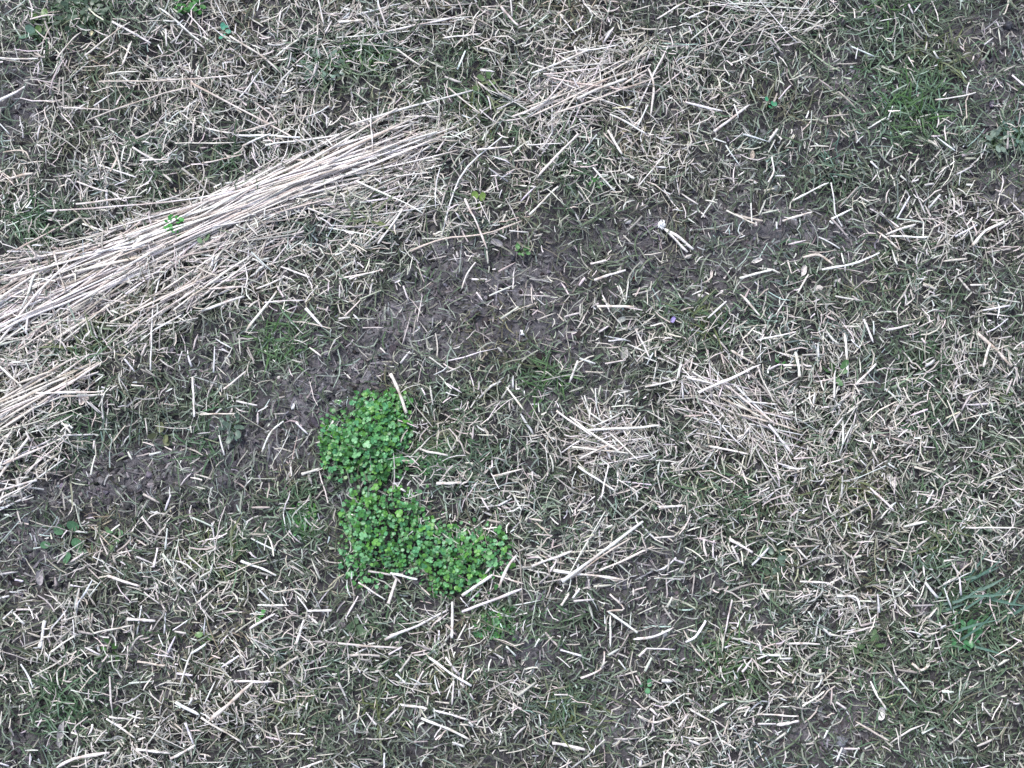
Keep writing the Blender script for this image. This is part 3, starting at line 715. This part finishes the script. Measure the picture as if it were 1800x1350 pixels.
def where(x, y):
    n_, lx, ly = min(LAND, key=lambda l: (l[1] - x) ** 2 + (l[2] - y) ** 2)
    dx, dy = x - lx, y - ly
    d = math.hypot(dx, dy)
    if abs(dx) > abs(dy):
        return (n_, 'right of' if dx > 0 else 'left of', d)
    return (n_, 'below' if dy > 0 else 'above', d)

# ------------------------------------------------------------------ straws as things of their own
def straw_objects(items, P, R, colors, flat=.75):
    objs = []
    for i in range(len(items)):
        x, y, z = P[i].mean(0)
        V, F, _ = tubes(P[i:i + 1] - np.array([x, y, z]), R[i:i + 1], 7, flat)
        C = np.tile(colors[i], (len(V), 1))
        K = P.shape[1]
        ring = np.repeat(np.arange(K), 7)
        C = C * (1 + .10 * np.sin(ring * 2.1 + i))[:, None]
        stain = rng.random(K) < .16                       # weathered and muddy stretches
        C[stain[ring]] *= np.array([.66, .6, .55])
        objs.append(link('straw_stalk', make_mesh('straw_stalk', V, F, C, M_STRAW), loc=(x, y, z)))
    return objs

P, R = straw_batch(picked, 9, .018, .029)
cols = pal(len(picked), [(.72, .68, .66), (.65, .595, .56), (.75, .735, .735), (.55, .49, .44)], [.35, .2, .35, .1], .07)
objs = straw_objects(picked, P, R, cols)
keys = {}
for o, (p, w), c in zip(objs, picked, cols):
    q = resample(p, 5)
    cx, cy = q[2]
    L = plen(p)
    a = math.degrees(math.atan2(-(p[-1, 1] - p[0, 1]), p[-1, 0] - p[0, 0])) % 180
    ori = 'lying level' if a < 14 or a > 166 else 'standing straight up the picture' if 76 < a < 104 else 'rising rightward' if a < 90 else 'falling rightward'
    if ori.startswith('standing'): ori = 'pointing upward'
    bend = len(p) > 2 and plen(p) / max(1, np.linalg.norm(p[-1] - p[0])) > 1.04
    size = 'long' if L > 110 else 'medium' if L > 62 else 'short'
    thick = 'thick ' if w > 5.2 else 'thin ' if w < 3.2 else ''
    lm, side, d = where(cx, cy)
    keys.setdefault((f"{size} {'bent ' if bend else ''}{thick}{tone_word(c)} straw {ori}", f"{side} the {lm}"), []).append((d, o))
for (a_, b_), v in keys.items():
    v.sort(key=lambda t_: t_[0])
    for k, (d, o) in enumerate(v):
        pre = '' if len(v) == 1 else ('nearest ' if k == 0 else ORD[k] + ' nearest ')
        tag(o, f'{pre}{a_}, {b_}'.replace(' lying level', ' level') if len(f'{pre}{a_} {b_}'.split()) > 15 else f'{pre}{a_}, {b_}', 'straw', 'loose straws scattered over the ground')

P, R = swath_lines(swath, .009, .018, .006)
cols = pal(len(swath), [(.75, .70, .68), (.69, .63, .595), (.78, .755, .745), (.62, .55, .50)], [.35, .25, .3, .1], .06)
objs = straw_objects(swath, P, R, cols)
seg = {}
for o, it in zip(objs, swath):
    m = (it[3] + it[4]) / 2
    cxm = it[0][4][0]
    k = ("at the photo's left edge" if cxm < 170 else 'beside the green sprout' if cxm < 370 else 'right of the green sprout' if cxm < 540 else 'towards its frayed tip')
    seg.setdefault(k, []).append((it[2], o))
for k, v in seg.items():
    v.sort(key=lambda t_: t_[0])
    for i, (u, o) in enumerate(v):
        tag(o, f'{ORD[i]} pale stalk from the upper rim of the thick swath, {k}', 'straw', 'long stalks combed into the straw swath')
for nm, desc in (('upper', 'of the small bunch under the swath'), ('lower', "of the bunch crossing the photo's left edge"), ('far', 'of the reddish bunch beyond the swath tip')):
    it = small[nm]
    P, R = straw_batch([(p, w) for p, w, *_ in it], 9, .014, .024)
    cols = pal(len(it), [(.71, .65, .62), (.62, .56, .52)] if nm != 'far' else [(.66, .58, .54), (.58, .51, .47)], None, .07)
    objs = straw_objects(it, P, R, cols)
    for i, (u, o) in enumerate(sorted(zip([q[2] for q in it], objs), key=lambda t_: t_[0])):
        tag(o, f'{ORD[i]} stalk from the upper side {desc}', 'straw', 'stalks lying in small bunches')

# ------------------------------------------------------------------ leaves
def disc_leaf(r, ln, notch, cup, col, seg=9, yaw=0.0, off=(0, 0, 0), tilt=0.0, petiole=None, midrib=True):
    """a rounded leaf blade: ring of seg points round a mid point, cupped; returns V, tris, colours"""
    a = np.linspace(0, 2 * np.pi, seg, endpoint=False)
    x = r * np.cos(a) * ln
    y = r * np.sin(a)
    x = x - notch * r * np.exp(-((a - 0) / .45) ** 2) - notch * r * np.exp(-((a - 2 * np.pi) / .45) ** 2)
    z = cup * r * (np.cos(2 * a) * .2 + .5) + rng.normal(0, .06, seg) * r
    V = np.concatenate([[[0, 0, 0]], np.stack([x * .55, y * .55, z * .35], -1), np.stack([x, y, z], -1)])
    V = V + np.array([r * ln, 0, 0])                      # hinge at the leaf's base
    ct, st = math.cos(tilt), math.sin(tilt)
    V = np.stack([V[:, 0] * ct - V[:, 2] * st, V[:, 1], V[:, 0] * st + V[:, 2] * ct], -1)
    c, s = math.cos(yaw), math.sin(yaw)
    V = np.stack([V[:, 0] * c - V[:, 1] * s, V[:, 0] * s + V[:, 1] * c, V[:, 2]], -1) + np.array(off)
    i = np.arange(seg); j = (i + 1) % seg
    tri = np.stack([np.zeros(seg, int), 1 + i, 1 + j], -1)
    quad = np.stack([1 + i, 1 + seg + i, 1 + seg + j, 1 + j], -1)
    C = np.tile(col, (len(V), 1)).astype(float)
    C[:1 + seg] *= 1.12                                   # paler middle of the blade
    return V, tri, quad, C

def join(parts):
    Vs, T, Q, Cs, o = [], [], [], [], 0
    for V, t_, q_, C in parts:
        Vs.append(V); T.append(t_ + o); Q.append(q_ + o); Cs.append(C); o += len(V)
    return np.concatenate(Vs), [np.concatenate(T), np.concatenate(Q)], np.concatenate(Cs)

GREENS = [(.08, .26, .07), (.125, .345, .125), (.06, .195, .05), (.185, .42, .20), (.115, .30, .06), (.10, .31, .14)]
def clover_leaf(col, r):
    parts = []
    y0 = rng.uniform(0, 6.28)
    for k in range(3):
        parts.append(disc_leaf(r * rng.uniform(.85, 1.12), 1.0, .22, rng.uniform(-.25, .35), np.array(col) * rng.uniform(.85, 1.15), 8, y0 + k * 2.094 + rng.normal(0, .15), (0, 0, 0), rng.uniform(-.2, .35)))
    return make_mesh('clover_leaf', *join(parts), M_LEAF)
CLOVER = [clover_leaf(GREENS[i % 6], rng.uniform(.0018, .0032)) for i in range(24)]

def stems(pts, tops, w, col, name='stem'):
    """thin stems from the ground to leaves: one joined part"""
    n_ = len(pts)
    t_ = np.linspace(0, 1, 4)[None, :, None]
    P_ = pts[:, None] * (1 - t_) + tops[:, None] * t_
    P_[:, 1:3, :2] += rng.normal(0, .0015, (n_, 2, 2))
    V, F, _ = tubes(P_, np.full((n_, 4), w), 4, 1)
    return make_mesh(name, V, F, np.tile(col, (len(V), 1)), M_LEAF)

def inside(poly, x, y):
    poly = np.array(poly, float)
    c = np.zeros(np.shape(x), bool)
    j = len(poly) - 1
    for i in range(len(poly)):
        xi, yi = poly[i]; xj, yj = poly[j]
        c ^= ((yi > y) != (yj > y)) & (x < (xj - xi) * (y - yi) / (yj - yi + 1e-9) + xi)
        j = i
    return c

def clover_patch(poly, n, label, hmax=.036, scale=(.75, 1.25)):
    poly = np.array(poly, float)
    c = poly.mean(0)
    root = bpy.data.objects.new('clover_patch', None)
    COL.objects.link(root)
    rx, ry, rz = at(*c)
    root.location = (rx, ry, rz)
    tag(root, label, 'clover', 'clover growing in the stubble')
    pts = []
    while len(pts) < n:                                   # spaced out so that the leaves tile the patch
        best, bd = None, -1
        for _ in range(4):
            x = rng.uniform(poly[:, 0].min(), poly[:, 0].max()); y = rng.uniform(poly[:, 1].min(), poly[:, 1].max())
            if not inside(poly, x + rng.normal(0, 9), y + rng.normal(0, 11)): continue
            d = min([(x - a) ** 2 + (y - b) ** 2 for a, b in pts] or [1e9])
            if d > bd: best, bd = (x, y), d
        if best: pts.append(best)
    edge = lambda x, y: .15 + .85 * min(np.min(np.linalg.norm(resample(np.vstack([poly, poly[:1]]), 60) - (x, y), axis=1)) / 35, 1)
    base, tops = [], []
    for i, (x, y) in enumerate(pts):
        hz = hmax * (.35 + .65 * edge(x, y)) * rng.uniform(.45, 1.1)
        gx_, gy_, gz_ = at(x, y)
        o = link('leaf', CLOVER[rng.integers(len(CLOVER))], root, (gx_ - rx, gy_ - ry, gz_ - rz + hz))
        o.rotation_euler = (rng.normal(0, .42), rng.normal(0, .42), rng.uniform(0, 6.28))
        s = rng.uniform(*scale); o.scale = (s, s, s)
        tops.append((gx_ - rx, gy_ - ry, gz_ - rz + hz))
        base.append((gx_ - rx + rng.normal(0, .006), gy_ - ry + rng.normal(0, .006), gz_ - rz - .002))
    st = link('stems', stems(np.array(base), np.array(tops), .0006, (.09, .17, .07), 'stems'), root)
    st['kind'] = 'stuff'
    parts, m = [], int(n * 4.6)                           # the small lower leaves under the canopy
    while len(parts) < m:
        x = rng.uniform(poly[:, 0].min(), poly[:, 0].max()); y = rng.uniform(poly[:, 1].min(), poly[:, 1].max())
        if not inside(poly, x + rng.normal(0, 15), y + rng.normal(0, 15)): continue
        gx_, gy_, gz_ = at(x, y)
        col_ = np.array(GREENS[rng.integers(6)]) * rng.uniform(.6, 1.15)
        parts.append(disc_leaf(rng.uniform(.0016, .0034), 1.0, .2, rng.uniform(-.2, .4), col_, 7, rng.uniform(0, 6.28),
                               (gx_ - rx, gy_ - ry, gz_ - rz + hmax * (.3 + .6 * edge(x, y)) * rng.uniform(.25, 1.12)), rng.normal(0, .5)))
    lo_ = link('lower_leaves', make_mesh('lower_leaves', *join(parts), M_LEAF), root)
    lo_['kind'] = 'stuff'
    return root

clover_patch([(566, 770), (580, 745), (618, 735), (640, 700), (672, 690), (700, 700), (715, 735), (728, 760), (722, 795), (690, 812), (682, 848), (652, 850), (630, 818), (598, 835), (572, 810)], 260,
             'bright green clover clump, upper of the two large ones, beside the bare soil')
clover_patch([(600, 893), (640, 866), (700, 858), (735, 872), (742, 905), (790, 930), (860, 940), (905, 945), (890, 985), (850, 1010), (830, 1045), (795, 1052), (762, 1030), (750, 1005), (690, 1000), (625, 1015), (605, 990), (612, 940)], 300,
             'large bright green clover patch, lower of the two, reaching down to a straw bunch')
clover_patch([(828, 1065), (870, 1060), (905, 1075), (880, 1105), (850, 1120), (830, 1100)], 60, 'small dim clover tuft below the straws under the large patch', .014, (.6, .95))
clover_patch([(510, 890), (545, 885), (560, 920), (545, 945), (515, 935)], 34, 'sparse clover sprig left of the large lower patch', .012, (.6, .9))
clover_patch([(730, 790), (765, 780), (790, 805), (770, 830), (735, 835)], 30, 'sparse dull clover sprig right of the upper clump', .010, (.55, .85))

# ------------------------------------------------------------------ other small weeds: a rosette of leaves each
def leaf_mesh(col, r, ln, cup=.3, notch=0.0):
    return make_mesh('leaf', *join([disc_leaf(r, ln, notch, cup, np.array(col), 10)]), M_LEAF)

def weed(px, py, n, r, ln, col, label, spread=6, hz=.010, name='weed_seedling', tilt=.25):
    root = bpy.data.objects.new(name, None)
    COL.objects.link(root)
    rx, ry, rz = at(px, py)
    root.location = (rx, ry, rz)
    tag(root, label, 'weed', 'small weeds among the straw')
    ms = [leaf_mesh(np.array(col) * rng.uniform(.8, 1.2), r * PX * rng.uniform(.85, 1.15), ln) for _ in range(3)]
    base, tops = [], []
    for k in range(n):
        a = k * 2.4 + rng.uniform(-.3, .3)
        d = spread * PX * math.sqrt((k + .6) / n) * rng.uniform(.7, 1.15)
        lx, ly, lz = d * math.cos(a), d * math.sin(a), hz * rng.uniform(.7, 1.25)
        o = link('leaf', ms[k % 3], root, (lx, ly, lz))
        o.rotation_euler = (rng.normal(0, .4), -tilt + rng.normal(0, .3), a + rng.normal(0, .5))
        o.scale = [rng.uniform(.75, 1.25)] * 3
        base.append((0, 0, -.002)); tops.append((lx, ly, lz))
    st = link('stem', stems(np.array(base), np.array(tops), .0007, (.1, .17, .08)), root)
    st['kind'] = 'stuff'
    return root

TEAL = (.13, .235, .185)
weed(125, 955, 6, 8, 1.05, (.10, .23, .12), 'round-leaved green weed seedling on dark soil near the left edge', 30, .012)
weed(317, 402, 34, 3.6, 1.2, (.065, .27, .06), 'vivid green sprout sitting on the straw swath', 15, .027)
weed(357, 419, 5, 6, 1.2, (.17, .26, .15), 'pale green seedling just below the sprout on the swath', 9, .022)
weed(340, 12, 34, 5, 1.4, (.06, .21, .05), 'bright leafy weed cut by the top edge', 26, .018)
weed(568, 122, 40, 3.6, 2.4, (.20, .29, .235), 'grey-green weed with narrow leaves above the swath', 32, .014)
weed(400, 65, 4, 5, 1.4, (.08, .29, .2), 'tiny teal seedling in the straw near the top', 7, .018)
weed(70, 72, 5, 6, 1.2, (.14, .24, .18), 'tiny pale teal weed near the upper left corner', 10, .014)
weed(78, 48, 7, 6, 1.5, (.09, .18, .04), 'yellowish green weed beside the dark leafy mat at upper left', 14, .014)
weed(917, 445, 9, 3.6, 1.3, (.10, .24, .08), 'small green seedling on bare soil above the white chip', 10, .012)
weed(842, 357, 4, 5, 1.2, (.17, .27, .07), 'tiny yellow green seedling below the loose straws', 7, .014)
weed(1047, 326, 5, 4, 1.3, (.07, .22, .06), 'tiny green seedling right of the bright crossing straws', 8, .014)
weed(1349, 186, 3, 4, 1.3, (.06, .27, .14), 'tiny emerald seedling beside a thick pale straw', 5, .016)
weed(460, 1078, 4, 4, 1.2, (.08, .26, .07), 'tiny bright seedling among straws below the clover sprig', 6, .016)
weed(1132, 1203, 4, 4.5, 1.2, (.09, .24, .12), 'tiny green seedling by a bent straw near the bottom', 7, .014)
weed(1690, 1116, 30, 3, 2.1, (.07, .21, .09), 'leafy bright weed under the broad dark green blades', 24, .013)
weed(1785, 245, 40, 3.2, 2.4, (.10, .175, .14), 'blue-green leafy weed at the right edge', 32, .014)
weed(1740, 260, 22, 3.5, 2.0, (.20, .27, .22), 'pale narrow-leaved weed left of the blue-green one', 18, .013)
weed(415, 755, 12, 4.5, 1.6, (.13, .19, .15), 'dull grey green weed on the soil left of the clover', 17, .010)
weed(288, 765, 5, 6, 1.3, (.17, .19, .10), 'yellowish dull weed on the dark soil', 11, .010)
weed(200, 945, 5, 5, 1.4, (.14, .21, .11), 'dull green sprig right of the round-leaved weed', 16, .009)
weed(210, 940, 3, 5, 1.1, (.12, .24, .12), 'single pale green leaf pair above the scattered straws', 8, .013)
weed(1365, 645, 3, 4, 1.2, (.07, .23, .06), 'tiny green seedling below the thick upright white straw', 6, .014)
weed(1465, 658, 8, 5, 1.8, (.08, .17, .07), 'small dark green weed among the straws at right', 14, .011)
weed(1360, 985, 12, 4.5, 1.6, (.14, .21, .16), 'dull grey green weed in the grass below the fibre fan', 15, .009)
weed(1525, 1130, 7, 6, 1.7, (.10, .17, .08), 'olive green weed below the cluster of straws', 15, .010)
weed(1725, 915, 16, 4.5, 1.6, (.12, .19, .14), 'dull broad-leaved weed in the right side grass', 20, .010)
weed(625, 1115, 12, 5, 1.4, (.13, .20, .12), 'dull leafy weed left of the long rising straw', 16, .009)
weed(200, 1145, 7, 4.5, 1.6, (.09, .2, .06), 'small green weed beside the bent straws at lower left', 14, .010)
weed(365, 1120, 4, 4, 1.4, (.12, .23, .08), 'tiny green seedling above the thick rising straw', 8, .013)
weed(150, 25, 60, 4.6, 1.6, (.065, .105, .07), 'dark leafy mat of weeds at upper left', 48, .012)
weed(1755, 690, 6, 5, 1.5, (.10, .16, .06), 'small olive weed near the right edge', 12, .010)
weed(855, 152, 7, 5, 1.7, (.12, .2, .08), 'small green weed in the dim grass above the swath tip', 14, .012)

# ------------------------------------------------------------------ grass tufts: every blade a part
def blade_mesh(L, w, col, bend):
    K = 6
    t_ = np.linspace(0, 1, K)
    a = 1.05 - bend * t_
    step = L / (K - 1)
    x = np.concatenate([[0], np.cumsum(np.cos(a[:-1]) * step)])
    z = np.concatenate([[0], np.cumsum(np.sin(a[:-1]) * step)])
    P_ = np.stack([x, np.cumsum(rng.normal(0, .03, K)) * L * .3, z], -1)[None]
    Wd = (w * np.array([.7, 1, 1, .85, .55, .06]))[None]
    V, F, _ = ribbons(P_, Wd, np.zeros(1), .45)
    return make_mesh('grass_blade', V, F, np.tile(col, (len(V), 1)), M_GRASS)
BL = {}
for key, cols_ in (('green', [(.065, .14, .045), (.085, .17, .065), (.10, .18, .08)]), ('olive', [(.12, .15, .06), (.15, .18, .09), (.17, .2, .12)]),
                   ('teal', [(.10, .19, .15), (.14, .23, .19)]), ('pale', [(.36, .38, .33), (.5, .5, .46), (.44, .43, .38)]), ('dark', [(.05, .10, .05), (.06, .12, .065)])):
    BL[key] = [blade_mesh(rng.uniform(.035, .062), rng.uniform(.0020, .0030), cols_[i % len(cols_)], rng.uniform(.7, 1.7)) for i in range(6)]

def tuft(px, py, n, rad, key, label, s=(.7, 1.2), ang=None):
    root = bpy.data.objects.new('grass_tuft', None)
    COL.objects.link(root)
    rx, ry, rz = at(px, py)
    root.location = (rx, ry, rz)
    tag(root, label, 'grass tuft', 'green grass tufts in the stubble')
    for k in range(n):
        a = rng.uniform(0, 6.283) if ang is None else math.radians(ang) + rng.normal(0, .35)
        d = rad * PX * math.sqrt(rng.random()) * .75
        b = rng.uniform(0, 6.283)
        lx, ly = d * math.cos(b), d * math.sin(b)
        o = link('blade', BL[key][rng.integers(len(BL[key]))], root, (lx, ly, float(height(rx + lx, ry + ly)) - rz))
        o.rotation_euler = (rng.normal(0, .15), rng.uniform(-.05, .45), a)
        f = rng.uniform(*s); o.scale = (f, f, f * rng.uniform(.6, 1))
tuft(645, 92, 34, 34, 'green', 'dense green grass tuft near the top')
tuft(1590, 200, 40, 60, 'green', 'wide loose green grass tuft under the top edge')
tuft(1650, 100, 22, 45, 'olive', 'olive grass tuft right of the crossing pale straws')
tuft(640, 378, 22, 30, 'olive', 'olive grass tuft under the swath')
tuft(500, 605, 30, 50, 'green', 'green grass tuft on the soil left of the bare strip')
tuft(965, 665, 24, 45, 'green', 'green grass tuft below the white chip on bare soil')
tuft(155, 600, 22, 45, 'olive', 'olive grass tuft under the left end of the swath')
tuft(60, 390, 30, 40, 'dark', 'dark green grass tuft above the swath at the left edge')
tuft(1225, 560, 26, 40, 'olive', 'yellowish green grass tuft right of the violet petal')
tuft(120, 1225, 30, 50, 'dark', 'dark grass tuft above the grey dead leaf')
tuft(385, 985, 24, 40, 'olive', 'olive grass tuft among straws left of the clover')
tuft(1136, 628, 10, 14, 'pale', 'white-tipped fan of dead grass blades right of the bare soil', (.6, .9), 70)
tuft(1700, 1080, 22, 80, 'teal', 'broad dark green grass blades sweeping to the right edge', (.9, 1.6), 30)
tuft(1280, 1165, 28, 60, 'green', 'green grass tuft near the bottom, left of the bent straws')
tuft(840, 190, 26, 60, 'olive', 'dim olive grass tuft just above the swath tip')
tuft(1010, 1245, 28, 60, 'olive', 'olive grass tuft near the bottom edge beside bare soil')
tuft(1650, 950, 20, 40, 'olive', 'olive grass tuft near the white thick straw at right')
tuft(1640, 650, 20, 50, 'dark', 'dark grass tuft between the straws at the right')
tuft(1620, 745, 18, 40, 'dark', 'dark grass tuft below the white crossing straws')
tuft(1480, 860, 20, 50, 'olive', 'pale olive grass tuft right of the fibre fan')
tuft(520, 1220, 20, 50, 'olive', 'olive grass tuft by the row of short upright straws')
tuft(670, 1250, 18, 40, 'olive', 'yellowish grass tuft near the bottom, under the bent straws')
tuft(1250, 310, 20, 40, 'pale', 'pale green grass tuft left of the upright bent straw', (.4, .7))
tuft(1445, 285, 20, 40, 'teal', 'teal grass tuft in the dim stubble at upper right', (.5, .9))
tuft(1560, 10, 16, 40, 'green', 'bright grass tuft cut by the top edge at right')
tuft(140, 740, 18, 40, 'dark', 'dark grass tuft under the left edge bunch')
tuft(355, 785, 16, 30, 'dark', 'dark grass tuft on the soil strip at left')
tuft(400, 275, 18, 40, 'dark', 'dark grass tuft above the middle of the swath')

# ------------------------------------------------------------------ seed head, pebbles, chips, dead leaves
def pebble(px, py, rx_, ry_, col, label, name='pebble', cat='pebble', hz=.6, group=None):
    x, y, z = at(px, py)
    v = ICO_V * (1 + rng.normal(0, .13, (12, 1))) * np.array([rx_ * PX, ry_ * PX, min(rx_, ry_) * PX * hz])
    me_ = make_mesh(name, v, [ICO_F], np.tile(col, (12, 1)), M_STONE, False)
    o = link(name, me_, loc=(x, y, z + min(rx_, ry_) * PX * hz * .5 + .004))
    return tag(o, label, cat, group)
pebble(1435, 508, 9, 6, (.52, .49, .46), 'pale oval pebble on the dark soil below the curled straws')
pebble(1103, 391, 8, 6, (.42, .41, .43), 'grey pebble left of the white seed head')
pebble(1389, 498, 5, 4, (.5, .47, .44), 'small pale pebble left of the larger oval one')
pebble(1360, 466, 4, 3, (.48, .45, .43), 'tiny pale pebble above the small one on dark soil')
pebble(918, 587, 6, 5, (.78, .8, .82), 'white chip lying on the bare dark soil', 'white_chip', 'chip', .5, 'white chips on the soil')
pebble(519, 717, 4, 6, (.76, .77, .79), 'white chip on bare soil left of the clover', 'white_chip', 'chip', .5, 'white chips on the soil')
pebble(453, 1295, 5, 6, (.74, .76, .78), 'white chip near the bottom edge among dry grass', 'white_chip', 'chip', .5, 'white chips on the soil')
pebble(1228, 524, 6, 3, (.62, .6, .58), 'flat white chip below the seed head stalks', 'white_chip', 'chip', .5, 'white chips on the soil')
pebble(494, 667, 4, 4, (.6, .57, .54), 'pale crumb above the white chip by the clover', 'white_chip', 'chip', .5, 'white chips on the soil')
pebble(1710, 463, 3, 2.5, (.6, .58, .58), 'tiny pale pebble between straws at the right')

def flower():
    root = bpy.data.objects.new('seed_head', None)
    COL.objects.link(root)
    x0, y0, z0 = at(1160, 403, .012)
    root.location = (x0, y0, z0)
    tag(root, 'fluffy white seed head with two dry stalks on dark soil', 'seed head')
    v = ICO_V * (1 + rng.normal(0, .1, (12, 1))) * np.array([8, 7.5, 7]) * PX
    link('head', make_mesh('head', v, [ICO_F], np.tile((.84, .85, .87), (12, 1)), M_STONE), root)
    sp = []
    for k in range(26):
        d = rng.normal(0, 1, 3); d[2] = abs(d[2]); d /= np.linalg.norm(d)
        sp.append([d * 4.5 * PX, d * 9.5 * PX])
    sp = np.array(sp)
    V_, F_, _ = tubes(sp, np.tile(np.array([[.0009, .0005]]), (26, 1)), 4)
    b = link('bristles', make_mesh('bristles', V_, F_, np.tile((.78, .79, .8), (len(V_), 1)), M_STONE), root)
    b['kind'] = 'stuff'
    for pl in ([(1164, 409), (1180, 424), (1195, 437), (1206, 448)], [(1166, 410), (1186, 420), (1206, 435), (1216, 443)]):
        q_ = smooth_line(np.array(pl, float), 7)
        gx_, gy_ = G(q_[:, 0], q_[:, 1])
        P_ = np.stack([gx_ - x0, gy_ - y0, height(gx_, gy_) + .014 - z0], -1)[None]
        V_, F_, _ = tubes(P_, np.full((1, 7), .0019) * rng.uniform(.8, 1.25, (1, 7)), 6)
        link('stalk', make_mesh('stalk', V_, F_, np.tile((.76, .73, .71), (len(V_), 1)), M_STRAW), root)
    x1, y1, z1 = at(1208, 454, .008)
    v = ICO_V * (1 + rng.normal(0, .15, (12, 1))) * np.array([6, 4, 3.5]) * PX
    link('husk', make_mesh('husk', v, [ICO_F], np.tile((.6, .57, .55), (12, 1)), M_STRAW), root, (x1 - x0, y1 - y0, z1 - z0))
flower()

def dead_leaf(px, py, L, w, ang, col, label, curl=.8, name='dead_leaf'):
    """a crumpled, curled dry leaf: a bent strip with a wavy edge and thickness"""
    K, J = 9, 5
    s = np.linspace(-1, 1, K)[:, None]
    q_ = np.linspace(-1, 1, J)[None]
    prof = np.sqrt(np.clip(1 - np.abs(s) ** 2.2, .02, 1))
    X = s * L * PX / 2 * (1 - .15 * curl * np.abs(q_))
    Y = q_ * prof * w * PX / 2 + .15 * w * PX * np.sin(s * 2.2)
    Z = (curl * (q_ ** 2) * .5 * w + .10 * L * curl * s ** 2) * PX * prof + rng.normal(0, .05 * w * PX, (K, J))
    top = np.stack([X + 0 * Y, Y, Z], -1).reshape(-1, 3)
    a = math.radians(ang)
    R_ = np.array([[math.cos(a), -math.sin(a), 0], [math.sin(a), math.cos(a), 0], [0, 0, 1]])
    top = top @ R_.T
    V_ = np.concatenate([top, top - np.array([0, 0, .0006])])
    id_ = np.arange(K * J).reshape(K, J)
    f1 = np.stack([id_[:-1, :-1], id_[1:, :-1], id_[1:, 1:], id_[:-1, 1:]], -1).reshape(-1, 4)
    m_ = make_mesh(name, V_, [f1[:, ::-1], f1 + K * J], np.tile(col, (len(V_), 1)) * rng.uniform(.88, 1.1, (len(V_), 1)), M_THATCH)
    x, y, z = at(px, py, .010)
    return tag(link(name, m_, loc=(x, y, z)), label, 'dead leaf', 'dry curled leaves on the ground')
dead_leaf(1544, 1252, 26, 13, 55, (.72, .69, .68), 'curled white dry leaf on the soil near the bottom')
dead_leaf(873, 432, 30, 12, -40, (.30, .29, .31), 'curled pale dry husk in the soil under the loose straws', 1.1)
dead_leaf(78, 1015, 30, 13, 80, (.33, .31, .33), 'crumpled grey leaf on dark soil near the left edge', .9)
dead_leaf(112, 1290, 48, 12, 80, (.33, .32, .33), 'upright grey dead leaf near the lower left corner', .9)
dead_leaf(1560, 845, 34, 12, 110, (.6, .57, .53), 'pale folded dead leaf right of the fibre fan', .8)
dead_leaf(155, 705, 22, 18, 10, (.62, .55, .52), 'pale cupped scrap lying on the left edge bunch', .9)
dead_leaf(700, 490, 26, 12, 20, (.27, .26, .28), 'ragged grey leaf scrap on soil below the swath tip', 1.0)
dead_leaf(1408, 480, 26, 10, 60, (.6, .57, .56), 'curled pale husk above the oval pebble', 1.1)
dead_leaf(1325, 465, 22, 8, 10, (.6, .57, .55), 'small forked pale husk left of the curled one', .8)
dead_leaf(1090, 568, 18, 10, 0, (.33, .35, .34), 'grey leaf scrap left of the violet petal', .7)
dead_leaf(1094, 626, 22, 16, 60, (.36, .35, .34), 'rounded grey leaf scrap beside the white-tipped fan', .6)
dead_leaf(1180, 567, 12, 9, 20, (.34, .29, .56), 'small violet petal among the dry grass', .5, 'petal')
dead_leaf(1112, 494, 9, 6, 30, (.09, .035, .035), 'dark red leaf scrap in the stubble', .6)
dead_leaf(166, 65, 10, 8, 40, (.6, .56, .38), 'small yellowish leaf scrap beside the dark leafy mat', .5)
dead_leaf(1320, 275, 20, 9, 70, (.45, .38, .33), 'tan leaf scrap under the bright rising straw', .8)
